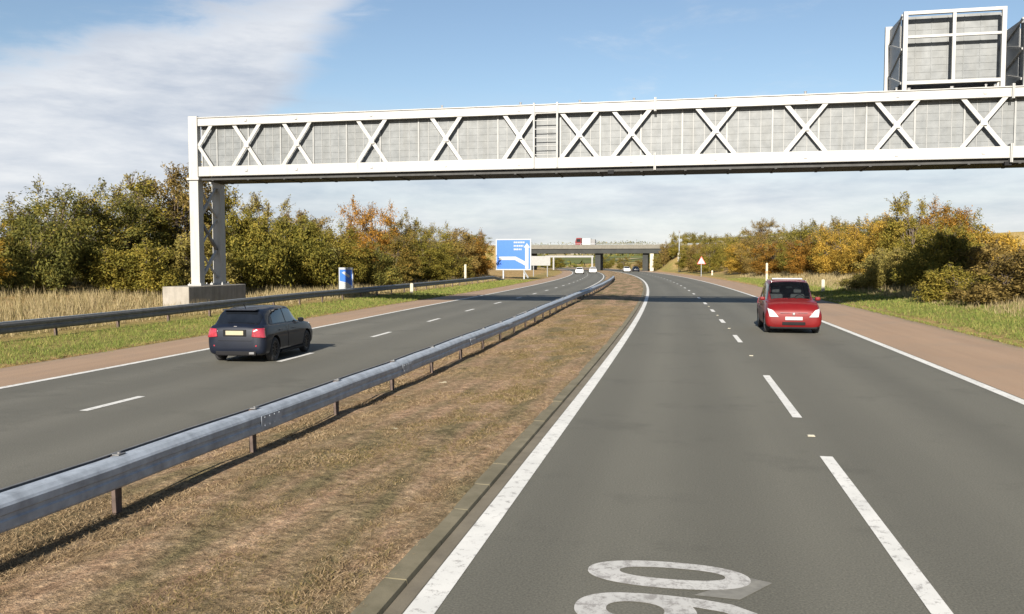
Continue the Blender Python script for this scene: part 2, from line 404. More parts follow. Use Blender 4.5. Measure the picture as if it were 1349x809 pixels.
def sheet(name, us, zs, mats, Ys=YS, kind='structure', parent=None, dry=None, smooth=True):
    us = np.asarray(us, float)
    n = len(us); V = []
    for Y in Ys:
        X = pos(us, Y)
        z = zs(us, Y) if callable(zs) else np.asarray(zs, float)*np.ones(n)
        for i in range(n): V.append((float(X[i]), float(Y), float(z[i])))
    F = [(r*n+i, r*n+i+1, (r+1)*n+i+1, (r+1)*n+i) for r in range(len(Ys)-1) for i in range(n-1)]
    me = bpy.data.meshes.new(name); me.from_pydata(V, [], F)
    uvl = me.uv_layers.new(name='UVMap')
    idx = np.empty(len(me.loops), int); me.loops.foreach_get('vertex_index', idx)
    uvv = np.stack([np.tile(us, len(Ys)), np.repeat(Ys, n)], 1)
    uvl.data.foreach_set('uv', uvv[idx].ravel())
    if dry is not None:
        a = me.attributes.new('dry', 'FLOAT', 'POINT')
        a.data.foreach_set('value', np.concatenate([dry(us, Y) for Y in Ys]))
    if smooth: me.polygons.foreach_set('use_smooth', [True]*len(me.polygons))
    o = link_mesh(name, me, mats, parent)
    if kind: o['kind'] = kind
    return o

# ground: one sheet with verges and fields, under everything
gu = np.concatenate([[-1500,-900,-500,-300,-200,-140,-100,-80,-60,-50,-42,-36], np.arange(-33,-19,1.0), [-19,-18,-17,-16,-15.6,-15.45,-15.3,-8,-2,4,9.4,9.55,9.7,10,10.5,11,12,13,14,15,16,17,18,20,22,25,30,36,42,50,60,80,100,140,200,300,500,900,1500]])
def gz(us, Y):
    z = height(us, Y)
    z = np.where((us > -15.4) & (us < 9.6), -0.12, z)
    return z
def gdry(us, Y):
    d = np.interp(us, [-60,-40,-31,-27,-22,-20,-18.5,-16,-15.4, 9.6,10.3,11,13,15,17,22,40,60,120], [.25,.5,.9,.9,.85,.6,.25,.3,.9,.9,.5,.12,.18,.6,.75,.7,.5,.6,.7])
    far = float(ss(75, 150, Y))
    return np.clip(d + far*0.35*(np.abs(us) < 35), 0, 1)
sheet('ground', gu, gz, M['ground'], dry=gdry)

road_a = sheet('carriageway', np.linspace(-1.98, 5.9, 9), 0.0, M['asphalt'])
road_b = sheet('carriageway', np.linspace(-12.9, -6.1, 8), 0.0, M['asphalt_far'])
sheet('hard_shoulder', np.linspace(5.9, 9.75, 5), lambda u, Y: np.interp(u, [5.9, 9.4, 9.75], [0, 0, -0.05]), M['red'])
sheet('hard_shoulder', np.linspace(-15.55, -12.9, 4), lambda u, Y: np.interp(-u, [12.9, 15.3, 15.55], [0, 0, -0.05]), M['red'])
mu = np.array([-6.2,-6.05,-5.8,-5.4,-5,-4.6,-4.2,-3.8,-3.4,-3,-2.7,-2.4,-2.2,-2.1])
lump = rng.normal(0, 0.014, (len(YS)+2, len(mu)))
_yi = {float(y): i for i, y in enumerate(YS)}
def mz(u, Y):
    base = np.interp(u, [-6.2,-6.05,-5.6,-4.2,-2.4,-2.1], [-0.02,0.03,0.085,0.12,0.06,0.03])
    return base + lump[_yi.get(float(Y), 0)]*np.array([0,.2]+[1]*(len(mu)-4)+[.5,0])
sheet('central_reserve', mu, mz, M['reserve'])
# kerb: a low concrete edging between the reserve and the carriageway, with joints cut between the blocks
kb = MB()
y = -6.0
while y < 190:
    ln = 0.91 if y < 60 else 5.0
    n_ = 1 if ln < 1 else 2
    a, b = y+0.006, y+ln-0.006
    dz = random.uniform(-.004,.004)
    p = [(float(pos(uu, yy)), yy) for yy in (a, b) for uu in (-2.17, -1.98)]
    z1 = 0.036+dz
    vs = [(p[0][0],a,-.05),(p[1][0],a,-.05),(p[3][0],b,-.05),(p[2][0],b,-.05),
          (p[0][0],a,z1+.004),(p[1][0]-.02,a,z1),(p[3][0]-.02,b,z1),(p[2][0],b,z1+.004)]
    kb.add(vs, [(0,3,2,1),(4,5,6,7),(0,1,5,4),(1,2,6,5),(2,3,7,6),(3,0,4,7)])
    y += ln
tag(kb.build('kerb', M['kerb']), kind='structure')

sheet('gutter', [-1.985, -1.93, -1.86], 0.0035, M['gutter'], Ys=YS[YS < 200])
# painted markings: parts of the carriageways
def marking(name, u0, u1, y0, y1, parent, m='paint', step=2.0, z=0.005):
    Ys = np.linspace(y0, y1, max(2, int((y1-y0)/step)+1))
    return sheet(name, [u0, u1], z, M[m], Ys=Ys, kind=None, parent=parent)
marking('edge_line', -1.85, -1.64, -5, 400, road_a)
marking('edge_line', 5.66, 5.86, -5, 400, road_a)
marking('edge_line', -12.86, -12.68, -5, 400, road_b)
marking('edge_line', -6.55, -6.40, -5, 400, road_b)
for y0, y1, w in [(4.6,10.8,.075),(13.45,18.4,.07),(25.9,28.5,.07)]:
    marking('lane_dash', 1.76-w, 1.76+w, y0, y1, road_a)
y = 34.2
while y < 200:
    marking('lane_dash', 1.66, 1.83, y, y+2.1, road_a); y += 7.6
for y in (11.75, 18.6, 25.4, 32.5, 39.9):
    marking('lane_dash', -9.57, -9.42, y, y+(1.5 if y < 15 else 2.0), road_b)
y = 47.5
while y < 200:
    marking('lane_dash', -9.58, -9.41, y, y+2.1, road_b); y += 7.6
# reflecting studs between the dashes
def stud(u, Y, par):
    b = MB(); x = float(pos(u, Y))
    b.box(x-.05, x+.05, Y-.045, Y+.045, 0.002, 0.014); b.box(x-.04, x+.04, Y-.03, Y+.03, 0.014, 0.02)
    b.build('road_stud', M['post_white'], par, bevel=.004)
for Y in (12.05, 22.2, 31.3, 39.0, 46.8): stud(1.76, Y, road_a)

# big street-name overlay digits, drawn as paint on the carriageway, lying on their side
def ring_pts(cx, cy, rx, ry, n=48, p=2.25):
    out = []
    for i in range(n):
        t = 2*PI*i/n; c, s_ = math.cos(t), math.sin(t)
        out.append((cx+rx*math.copysign(abs(c)**(2/p), c), cy+ry*math.copysign(abs(s_)**(2/p), s_)))
    return out
def stroke(name, outer, inner, z, mat, closed=True):
    n = len(outer)
    V = [(x, y, z) for x, y in outer] + [(x, y, z) for x, y in inner]
    F = [(i, (i+1) % n, n+(i+1) % n, n+i) for i in range(n if closed else n-1)]
    me = bpy.data.meshes.new(name); me.from_pydata(V, [], F)
    o = link_mesh(name, me, mat, road_a); return o
stroke('overlay_digit', ring_pts(-0.09, 6.415, 0.615, 0.275), ring_pts(-0.06, 6.44, 0.40, 0.118), 0.0055, M['overlay_digit_paint'])
def path_ribbon(pts, w):
    o, i = [], []
    for k, (x, y) in enumerate(pts):
        a = pts[max(0, k-1)]; b = pts[min(len(pts)-1, k+1)]
        d = Vector((b[0]-a[0], b[1]-a[1])).normalized(); nrm = Vector((-d.y, d.x))*(w/2)
        ww = 1.0
        o.append((x+nrm.x*ww, y+nrm.y)); i.append((x-nrm.x*ww, y-nrm.y))
    return o, i
# the nine: a bowl (top of the digit to the left) and a tail that swings round on the right
bowl_o = ring_pts(-0.30, 5.70, 0.42, 0.30); bowl_i = ring_pts(-0.30, 5.71, 0.20, 0.135)
stroke('overlay_digit', bowl_o, bowl_i, 0.0055, M['overlay_digit_paint'])
tail = [(-0.30,5.925),(-0.1,5.925),(0.12,5.905),(0.33,5.855),(0.46,5.76),(0.48,5.64),(0.42,5.53),(0.30,5.46)]
o_, i_ = path_ribbon(tail, 0.155)
stroke('overlay_digit', o_, i_, 0.0065, M['overlay_digit_paint'], closed=False)
w_ = MB(); w_.add([(0.10,6.05,.0045),(0.42,6.03,.0045),(0.68,6.40,.0045),(0.52,6.47,.0045)], [(0,1,2,3)])
w_.build('shadow_wedge', M['wedge_grey'], road_a)  # shadow wedge of the overlay digits, painted flat on the road

# ------------------------------------------------------------------ safety barriers
def extrude(prof, path, closed_prof=True):
    """prof (du, dz) swept along path of (u, Y, z)"""
    n = len(prof); V = []; F = []
    for (u, Y, z) in path:
        for du, dz in prof: V.append((float(pos(u+du, Y)), Y, z+dz))
    for r in range(len(path)-1):
        for i in range(n if closed_prof else n-1):
            F.append((r*n+i, r*n+(i+1) % n, (r+1)*n+(i+1) % n, (r+1)*n+i))
    F += [tuple(range(n)), tuple(range((len(path)-1)*n+n-1, (len(path)-1)*n-1, -1))]
    return V, F

mb = empty('crash_barrier', (0, 0, 0))
tag(mb, 'long galvanised crash barrier on rusty posts standing in the brown central reserve', 'crash barrier')
prof = [(-.006,.375),(0,.39),(0,.45),(-.012,.465),(-.012,.49),(0,.505),(0,.56),(-.012,.582),(-.05,.615),(-.075,.625),(-.16,.625),(-.16,.60),(-.09,.60),(-.04,.55),(-.04,.40),(-.16,.39),(-.16,.365),(-.02,.365)]
seg0 = -4.0; Yend = 123
Ypath = list(np.arange(seg0, 60, 1.5)) + list(np.arange(60, Yend, 3.0))
path = [(-4.95+.006*math.sin(Y*.9)+.004*math.sin(Y*2.3), float(Y), .012*math.sin(Y*.41)+0.005*math.sin(Y*1.7)-.5*float(ss(112,121,Y))) for Y in Ypath]
V, F = extrude(prof, path); q = MB(); q.add(V, F); q.build('rail', M['galv'], mb)
V, F = extrude([(-.24,.54),(-.21,.54),(-.21,.63),(-.24,.63)], path); q = MB(); q.add(V, F); q.build('back_rail', M['galv_dark'], mb)
pm = MB(); pm.box(-.03,.03,-.045,-.038,-.2,.56); pm.box(-.03,-.022,-.038,.045,-.2,.56); pm.box(.022,.03,-.045,.02,-.2,.56)
post0 = None; Y = 4.25; k = 0
cap = MB(); cap.box(-.035,.035,-.05,.05,-.004,.006); cap.cyl((0,0,.006),(0,0,.02),.016,n=8)
cap0 = None
while Y < 114 and k < 60:
    if post0 is None: post0 = pm.build('post', M['rust'], mb); o = post0
    else: o = post0.copy(); COL.objects.link(o); o.parent = mb
    o.location = (float(pos(-5.115, Y)), Y, .06)
    if Y < 60:
        if cap0 is None: cap0 = cap.build('post_cap', M['galv_dark'], mb); c = cap0
        else: c = cap0.copy(); COL.objects.link(c); c.parent = mb
        c.location = (float(pos(-5.09, Y)), Y, .634)
    Y += 2.5; k += 1
# bolted splice plates on the rail
for Ysp in (4.6, 9.4, 14.6, 19.8, 25.0):
    b = MB(); x = float(pos(-4.944, Ysp))
    b.box(x-.004, x+.004, Ysp-.26, Ysp+.26, .40, .555)
    for dy in (-.18,-.06,.06,.18):
        for zz in (.43,.53): b.cyl((x+.004,Ysp+dy,zz),(x+.010,Ysp+dy,zz),.011,n=8)
    b.build('splice_plate', M['galv'], mb)

vb = empty('crash_barrier', (0, 0, 0))
tag(vb, 'dark weathered crash barrier along the left grass verge in front of the gantry plinth', 'crash barrier')
Ypath = list(np.arange(2, 112, 2.0))
def vz(Y):
    return 0.02 + 0.10*float(ss(22, 45, Y)) - 0.55*float(ss(99, 110, Y))
path = [(-19.35, float(Y), vz(Y)) for Y in Ypath]
V, F = extrude([(0,.29),(.03,.34),(.03,.41),(0,.44),(0,.48),(.03,.51),(.03,.57),(0,.61),(-.03,.61),(-.03,.29)], path)
q = MB(); q.add(V, F); q.build('rail', M['galv_dark'], vb)
V, F = extrude([(-.005,.612),(-.005,.64),(-.12,.64),(-.12,.612)], path)
q = MB(); q.add(V, F); q.build('top_strip', M['galv'], vb)
pm = MB(); pm.box(-.04,.04,-.04,.04,-.3,.60); post0 = None
for Y in np.arange(4, 104, 3.2):
    if post0 is None: post0 = pm.build('post', M['rust'], vb); o = post0
    else: o = post0.copy(); COL.objects.link(o); o.parent = vb
    o.location = (float(pos(-19.44, Y)), float(Y), vz(Y)-.02)

# ------------------------------------------------------------------ the gantry
GY = 37.5
gx = empty('sign_gantry', (0, GY, 0))
tag(gx, 'big white lattice gantry spanning both carriageways with crossed braces', 'gantry')
XL, XR = -23.95, 19.2
ZB, ZT = 6.52, 9.52
DB = 2.0
def gb(name, boxes, mat='white_steel', bev=.01):
    b = MB()
    for bx in boxes: b.box(*bx)
    return b.build(name, M[mat], gx, bevel=bev)
for yy in (0, DB):
    gb('top_chord', [(XL+.5, XR, yy, yy+.22, ZT-.42, ZT-.05)])
    gb('bottom_chord', [(XL+.5, XR, yy, yy+.22, ZB+.15, ZB+.60)])
gb('top_flange', [(XL+.5, XR, -.05, .25, ZT-.047, ZT)])
gb('top_flange', [(XL+.5, XR, DB-.03, DB+.27, ZT-.047, ZT)])
gb('bottom_flange', [(XL+.5, XR, -.04, .26, ZB+.12, ZB+.147)])
# walkway under the panels
wk = MB()
wk.box(XL+.5, XR, .16, DB+.2, ZB-.06, ZB+.10)
for xx in np.arange(XL+1.2, XR, 1.9): wk.box(xx-.05, xx+.05, .10, DB, ZB-.10, ZB-.062)
wk.build('walkway', M['mesh_shade'], gx)
# end posts
for yy in (0, DB):
    for x0 in (XL, XR-.02):
        b = MB(); b.box(x0, x0+.48, yy-.03, yy+.42, 1.33, ZB-.06); b.build('post', M['white_steel'], gx, bevel=.012)
        b = MB(); b.box(x0, x0+.48, yy-.03, yy+.30, ZB+.06, ZT+.06); b.build('end_upright', M['white_steel'], gx, bevel=.012)
        b = MB(); b.box(x0-.09, x0+.57, yy-.12, yy+.51, ZB-.06, ZB+.06)
        b.build('bearing_plate', M['white_steel'], gx, bevel=.01)
        b = MB(); b.box(x0-.12, x0+.60, yy-.13, yy+.54, 1.255, 1.33)
        for cx_, cy_ in ((x0-.06,yy-.07),(x0+.54,yy-.07),(x0-.06,yy+.48),(x0+.54,yy+.48)): b.cyl((cx_,cy_,1.33),(cx_,cy_,1.40),.025,n=8)
        b.build('base_plate', M['white_steel'], gx)
# zig-zag bracing between the two legs at each end
for x0 in (XL+.24, XR+.22):
    zs_ = [1.5, 3.05, 4.6, 6.2]
    for i in range(3):
        b = MB(); a, c = (.40, DB-.03) if i % 2 == 0 else (DB-.03, .40)
        b.bar((x0, a, zs_[i]), (x0, c, zs_[i+1]), .13, .13); b.build('leg_brace', M['galv_dark' if i % 2 else 'white_steel'], gx)
        b = MB(); b.bar((x0, c, zs_[i]+.1), (x0, a, zs_[i+1]), .08, .08); b.build('leg_brace', M['white_steel'], gx)
# crossed braces along the front and the rear face
xc = [-20.87,-18.24,-14.44,-10.81,-7.35,-4.62,-2.30,1.32,5.04,8.64,11.95,15.5]
z0, z1 = ZB+.62, ZT-.42
def xbrace(xm, yy, hw):
    b = MB()
    b.bar((xm-hw, yy, z0-.05), (xm+hw, yy, z1+.05), .05, .17, (0,0,1))
    b.bar((xm-hw, yy+.052, z1+.05), (xm+hw, yy+.052, z0-.05), .05, .17, (0,0,1))
    b.box(xm-.13, xm+.13, yy-.045, yy-.027, (z0+z1)/2-.13, (z0+z1)/2+.13)
    return b.build('cross_brace', M['white_steel'], gx)
for xm in xc:
    hw = .72 if xm < -5 else .82
    xbrace(xm, .06, hw); xbrace(xm, DB+.06, hw)
b = MB(); b.bar((XL+.5, .06, (z0+z1)/2), (XL+1.22, .06, z1+.05), .05, .16); b.build('cross_brace', M['white_steel'], gx)
b = MB(); b.bar((XL+.5, .08, (z0+z1)/2), (XL+1.22, .08, z0-.05), .05, .16); b.build('cross_brace', M['white_steel'], gx)
# joint flanges
for xj in (-1.27, 12.98):
    gb('joint_flange', [(xj-.05, xj-.005, -.09, .27, ZT-.50, ZT+.10), (xj+.005, xj+.05, -.09, .27, ZT-.50, ZT+.10)])
    gb('joint_flange', [(xj-.05, xj-.005, -.09, .27, ZB-.06, ZB+.70), (xj+.005, xj+.05, -.09, .27, ZB-.06, ZB+.70)])
# access ladder with two uprights and rungs
b = MB()
for xx in (-6.66, -5.60): b.box(xx-.04, xx+.04, -.075, .03, ZB+.15, ZT+.06)
for zz in np.arange(ZB+.75, ZT-.2, .38): b.bar((-6.66,-.02,zz),(-5.60,-.02,zz), .03, .03)
b.build('access_ladder', M['panel_rib'], gx)
# sheet panels that close the back, one per bay, with pressed ribs and pale seams
bays = [XL+.55, -22.6,-20.9,-19.2,-17.5,-15.8,-14.1,-12.2,-10.3,-8.4,-6.7,-5.5,-3.7,-1.9,-.1,1.8,3.7,5.6,7.5,9.4,11.3,13.2,15.1,17,XR-.05]
for a, c in zip(bays[:-1], bays[1:]):
    b = MB(); yy = .36 + random.uniform(-.02,.02)
    b.box(a+.012, c-.012, yy, yy+.03, ZB+.40, ZT-.25)
    for k in range(7):
        zz = ZB+.55+k*.305
        b.box(a+.05, c-.05, yy-.012, yy-.002, zz, zz+.045)
    b.build('backing_panel', M['panel'], gx)
    b = MB()
    nv_ = max(2, int((c-a)/.42))
    for k in range(1, nv_): b.box(a+(c-a)*k/nv_-.012, a+(c-a)*k/nv_+.012, yy-.020, yy-.008, ZB+.61, ZT-.30)
    b.build('panel_grid', M['panel_rib'], gx)
    b = MB(); b.box(a-.035, a+.035, yy-.05, yy-.026, ZB+.61, ZT-.30); b.build('panel_seam', M['panel_rib'], gx)
# small fittings
for xm in (-11.0,-7.3,-4.6,-2.2,1.3,5.0,8.6,12.0):
    b = MB(); b.cyl((xm, .1, ZT), (xm, .1, ZT+.10), .045, n=8); b.cyl((xm, .1, ZT+.10), (xm, .1, ZT+.13), .06, n=8); b.build('fixing_bolt', M['bolt'], gx)
for xm in xc[:-1]:
    for zz in (ZT-.22, ZB+.36):
        b = MB(); b.box(xm-.06, xm+.06, -.045, -.002, zz-.05, zz+.05); b.build('bolt_plate', M['bolt'], gx)
for xm in (-3.2, 12.9):
    b = MB(); b.box(xm-.13, xm+.13, .05, .30, ZB-.17, ZB-.012); b.build('junction_box', M['black'], gx)

pl = MB(); pl.box(-24.42, -23.02, 35.8, 41.1, -.35, 1.25)
tag(pl.build('concrete_plinth', M['concrete'], None, bevel=.03), 'stained concrete plinth block under the white gantry legs', 'plinth')

# message boards on top of the gantry, seen from behind
def board(x0, x1, label, zt=12.72):
    r = empty('message_board', ((x0+x1)/2, GY, ZT))
    tag(r, label, 'message board', 'message boards on the gantry')
    w = (x1-x0)/2; h = zt-ZT; zb = .22
    fb = MB()
    for yy, dx in ((.0, 0),):
        fb.box(-w, -w+.17, yy, yy+.15, .0, h); fb.box(w-.17, w, yy, yy+.15, .0, h)
        fb.box(-w+.17, w-.17, yy, yy+.15, h-.14, h); fb.box(-w+.17, w-.17, yy, yy+.15, zb, zb+.14)
        fb.box(-.065, .065, yy+.01, yy+.14, zb+.14, h-.14)
        fb.box(-w+.17, w-.17, yy+.02, yy+.13, h*.66, h*.66+.11)
    fb.build('rear_frame', M['white_steel'], r, bevel=.008)
    p_ = MB(); p_.box(-w+.05, w-.05, .55, .6, zb+.1, h-.08)
    for k in range(9): p_.box(-w+.1, w-.1, .538, .548, zb+.3+k*.29, zb+.33+k*.29)
    for xx in np.arange(-w+.6, w-.3, .62): p_.box(xx-.015, xx+.015, .532, .549, zb+.15, h-.12)
    p_.build('rear_mesh', M['panel'], r)
    f = MB(); f.box(-w-.16, w+.16, 2.45, 2.62, .05, h+.05); f.build('display_face', M['white_steel'], r)
    d = MB(); d.box(-w-.10, w+.10, 2.62, 2.64, .2, h-.1); d.build('display_screen', M['black'], r)
    for sx in (-1, 1):
        s_ = MB()
        s_.box(sx*w-.02*sx-.015, sx*w-.02*sx+.015, .62, 2.44, zb+.1, h-.1)
        s_.build('side_panel', M['sign_back'], r)
        z_ = MB(); zz = np.linspace(zb+.1, h-.1, 5)
        for k in range(4):
            a, c = (.18, 2.4) if k % 2 == 0 else (2.4, .18)
            z_.bar((sx*(w+.02), a, zz[k]), (sx*(w+.02), c, zz[k+1]), .05, .09)
        z_.build('side_brace', M['white_steel'], r)
    l_ = MB()
    for sx in (-1, 0, 1): l_.box(sx*(w-.3)-.06, sx*(w-.3)+.06, .16, 2.4, .0, .12)
    l_.box(-w+.2, w-.2, 1.1, 1.25, .01, .11)
    l_.build('mounting_leg', M['galv_dark'], r)
board(8.80, 12.68, 'white framed message board on top of the gantry, shown whole from behind')
board(13.35, 17.2, 'message board on the gantry cut off by the right edge of the photo', 12.35)

# ------------------------------------------------------------------ cars
def pchip(x, y, xq):
    x = np.asarray(x, float); y = np.asarray(y, float)
    h = np.diff(x); dl = np.diff(y, axis=0)/h[:, None]
    m = np.zeros_like(y); m[0] = dl[0]; m[-1] = dl[-1]
    for i in range(1, len(x)-1):
        a, b = dl[i-1], dl[i]; ok = a*b > 0
        w1 = 2*h[i]+h[i-1]; w2 = h[i]+2*h[i-1]
        with np.errstate(divide='ignore', invalid='ignore'):
            hm = (w1+w2)/(w1/a+w2/b)
        m[i] = np.where(ok, np.nan_to_num(hm), 0)
    k = np.clip(np.searchsorted(x, xq)-1, 0, len(x)-2)
    t = ((xq-x[k])/h[k])[:, None]; hh = h[k][:, None]
    return (2*t**3-3*t**2+1)*y[k]+(t**3-2*t**2+t)*hh*m[k]+(-2*t**3+3*t**2)*y[k+1]+(t**3-t**2)*hh*m[k+1]

class CarShape:
    def __init__(s, st):
        """st rows: y, zbottom, wmax, zbelt, wshoulder, ztop, wroof, cab(0/1)"""
        s.y = np.array([r[0] for r in st], float); rings = []
        for (y, zb, w, zbelt, wsh, zt, wr, cab) in st:
            lo = [(0,zb),(.72*w,zb),(.93*w,zb+.05),(.995*w,zb+.30*(zbelt-zb)),(w,zb+.68*(zbelt-zb)),(wsh,zbelt)]
            if cab: hi = [(wsh-.035,zbelt+.035),(wr+.035,zt-.085),(wr-.13,zt-.018),(0,zt)]
            else:
                d = zt-zbelt; hi = [(.93*wsh,zbelt+.35*d),(.72*wsh,zbelt+.72*d),(.4*wsh,zbelt+.93*d),(0,zt)]
            rings.append([c for p in lo+hi for c in p])
        s.r = np.array(rings)
    def ring(s, yq): return pchip(s.y, s.r, np.atleast_1d(np.asarray(yq, float))).reshape(-1, 10, 2)
    def pt(s, y, v):
        """arrays y, v (0..9) -> 3-D points, right side"""
        y = np.asarray(y, float).ravel(); v = np.asarray(v, float).ravel()
        R = s.ring(y); k = np.clip(v.astype(int), 0, 8); t = v-k
        i = np.arange(len(y))
        def P(j): 
            jj = np.clip(j, 0, 9); q = R[i, jj].copy()
            lo = j < 0; hi = j > 9
            q[lo] = R[i, np.full(len(i),1)][lo]*np.array([-1,1]); q[hi] = R[i, np.full(len(i),8)][hi]*np.array([-1,1])
            return q
        p0, p1, p2, p3 = P(k-1), P(k), P(k+1), P(k+2); t = t[:, None]
        tens = .38
        m1 = (p2-p0)*tens; m2 = (p3-p1)*tens
        q = (2*t**3-3*t**2+1)*p1+(t**3-2*t**2+t)*m1+(-2*t**3+3*t**2)*p2+(t**3-t**2)*m2
        return np.stack([q[:,0], y, q[:,1]], 1)
    def body(s, ny=150, sub=5):
        lo, hi = s.y[0], s.y[-1]
        t = np.linspace(0, 1, ny); yq = lo+(hi-lo)*(0.5-0.5*np.cos(PI*t))*.55+(hi-lo)*t*.45
        vv = np.linspace(0, 9, 9*sub+1); nv = len(vv)
        V = []; 
        for y in yq:
            p = s.pt(np.full(nv, y), vv)
            left = p[1:-1][::-1]*np.array([-1,1,1])
            V.append(np.concatenate([p, left]))
        n = len(V[0]); A = np.concatenate(V)
        F = [(r*n+i, r*n+(i+1) % n, (r+1)*n+(i+1) % n, (r+1)*n+i) for r in range(ny-1) for i in range(n)]
        F += [tuple(range(n-1,-1,-1)), tuple(range((ny-1)*n, ny*n))]
        return A, F
    def patch(s, c00, c01, c11, c10, nu=12, nv=10, offs=.006, both=True, across=False):
        """corners (y, v): c00-c01 is the low edge, c10-c11 the high edge"""
        a = np.linspace(0,1,nu); b = np.linspace(0,1,nv); Ag, Bg = np.meshgrid(a, b)
        Y = (1-Bg)*((1-Ag)*c00[0]+Ag*c01[0])+Bg*((1-Ag)*c10[0]+Ag*c11[0])
        Vv = (1-Bg)*((1-Ag)*c00[1]+Ag*c01[1])+Bg*((1-Ag)*c10[1]+Ag*c11[1])
        e = .004
        P = s.pt(Y, Vv); du = s.pt(Y+e, Vv)-s.pt(Y-e, Vv); dv = s.pt(Y, np.minimum(Vv+.02,9))-s.pt(Y, np.maximum(Vv-.02,0))
        N = np.cross(du, dv); N /= np.linalg.norm(N, axis=1)[:,None]+1e-9
        ctr = np.array([0, 0, .75]); sg = np.sign(((P-ctr)*np.array([1,.25,1])*N).sum(1)); N *= np.where(sg == 0, 1, sg)[:,None]
        top = P+N*offs; bot = P-N*.02
        F = [(r*nu+i, r*nu+i+1, (r+1)*nu+i+1, (r+1)*nu+i) for r in range(nv-1) for i in range(nu-1)]
        out = []
        rim = [i for i in range(nu)] + [r*nu+nu-1 for r in range(1,nv)] + [(nv-1)*nu+i for i in range(nu-2,-1,-1)] + [r*nu for r in range(nv-2,0,-1)]
        n = nu*nv
        side = [(rim[i], rim[(i+1) % len(rim)], n+rim[(i+1) % len(rim)], n+rim[i]) for i in range(len(rim))]
        for sx in ((1,-1) if both else (1,)):
            m = MB(); W = np.concatenate([top, bot])*np.array([sx,1,1]); m.add(W.tolist(), F+side); out.append(m)
        return out

def make_car(name, label, st, wheel_y, wheel_r, track, paint, rim, spec):
    root = empty(name); tag(root, label, 'car')
    cs = CarShape(st)
    A, F = cs.body()
    me = bpy.data.meshes.new('body'); me.from_pydata(A.tolist(), [], F)
    bm = bmesh.new(); bm.from_mesh(me); bmesh.ops.recalc_face_normals(bm, faces=bm.faces); bm.to_mesh(me); bm.free()
    body = link_mesh('body', me, [paint, M['black']], root)
    # wheel arches cut out of the body
    c = MB(); 
    for wy in wheel_y:
        for sx in (-1, 1): c.cyl((sx*(track-.28), wy, wheel_r), (sx*(track+.4), wy, wheel_r), wheel_r+.055, n=40)
    cut = c.build('arch_cut', [paint, M['black']]); cut.data.polygons.foreach_set('material_index', [1]*len(cut.data.polygons))
    md = body.modifiers.new('arch', 'BOOLEAN'); md.object = cut; md.operation = 'DIFFERENCE'; md.solver = 'EXACT'
    bpy.context.view_layer.update()
    dg = bpy.context.evaluated_depsgraph_get()
    nm = bpy.data.meshes.new_from_object(body.evaluated_get(dg)); body.modifiers.clear(); body.data = nm
    nm.polygons.foreach_set('use_smooth', [True]*len(nm.polygons))
    try: nm.set_sharp_from_angle(angle=math.radians(38))
    except Exception: pass
    bpy.data.objects.remove(cut)
    # wheels: tyre and rim
    for wy in wheel_y:
        for sx in (-1, 1):
            w = empty('wheel', (sx*track, wy, wheel_r)); w.parent = root
            t = MB(); R = wheel_r; t.lathe_x([(-.09*sx,R*.64),(-.10*sx,R*.9),(-.075*sx,R*.985),(0,R),(.075*sx,R*.985),(.10*sx,R*.9),(.09*sx,R*.66),(.05*sx,R*.62)], n=36)
            t.build('tyre', M['tyre'], w, smooth=True)
            r = MB(); r.lathe_x([(.05*sx,R*.66),(.085*sx,R*.655),(.08*sx,R*.58),(.03*sx,R*.54),(.02*sx,.0)], n=30)
            for k in range(10):
                a = 2*PI*k/10; ca, sa = math.cos(a), math.sin(a)
                r.bar((.05*sx, .03*ca, .03*sa), (.07*sx, R*.60*ca, R*.60*sa), .035, .028, (1,0,0))
            r.cyl((.02*sx,0,0),(.075*sx,0,0),.05,n=14)
            r.build('rim', rim, w)
    def parts(nm_, mat, pts, **kw):
        for m in cs.patch(*pts, **kw): m.build(nm_, mat, root, smooth=False)
    spec(root, cs, parts)
    return root

def decal(root, name, mat, quad, front=True, n=18, offs=.012):
    """a lamp that follows the body: quad of (x, z) corners pressed on the nose or the tail, both sides"""
    from mathutils.bvhtree import BVHTree
    body = [c for c in root.children if c.name.split('.')[0] == 'body'][0]
    bv = BVHTree.FromPolygons([v.co.copy() for v in body.data.vertices], [tuple(p.vertices) for p in body.data.polygons])
    sg = 1 if front else -1
    for sx in (1, -1):
        top = []
        for j in range(n):
            for i in range(n):
                a, b = i/(n-1), j/(n-1)
                x = (1-b)*((1-a)*quad[0][0]+a*quad[1][0])+b*((1-a)*quad[3][0]+a*quad[2][0])
                z = (1-b)*((1-a)*quad[0][1]+a*quad[1][1])+b*((1-a)*quad[3][1]+a*quad[2][1])
                h = bv.ray_cast(Vector((sx*x, sg*4, z)), Vector((0, -sg, 0)))
                if h[0] is None or h[0].y*sg < .6: top.append(None)
                else: top.append(h[0]+Vector((sx*.006, sg*offs, .004)))
        m = MB(); idx = {}
        for k, p in enumerate(top):
            if p is not None: idx[k] = len(m.v); m.v.append(tuple(p))
        for j in range(n-1):
            for i in range(n-1):
                q = [j*n+i, j*n+i+1, (j+1)*n+i+1, (j+1)*n+i]
                if all(t in idx for t in q): m.f.append(tuple(idx[t] for t in q)); m.m.append(0)
        o = m.build(name, mat, root, smooth=True)
        so_ = o.modifiers.new('Solidify', 'SOLIDIFY'); so_.thickness = .03; so_.offset = 0
def boxpart(root, name, mat, *bs, bev=.008):
    m = MB()
    for b in bs: m.box(*b)
    return m.build(name, mat, root, bevel=bev)
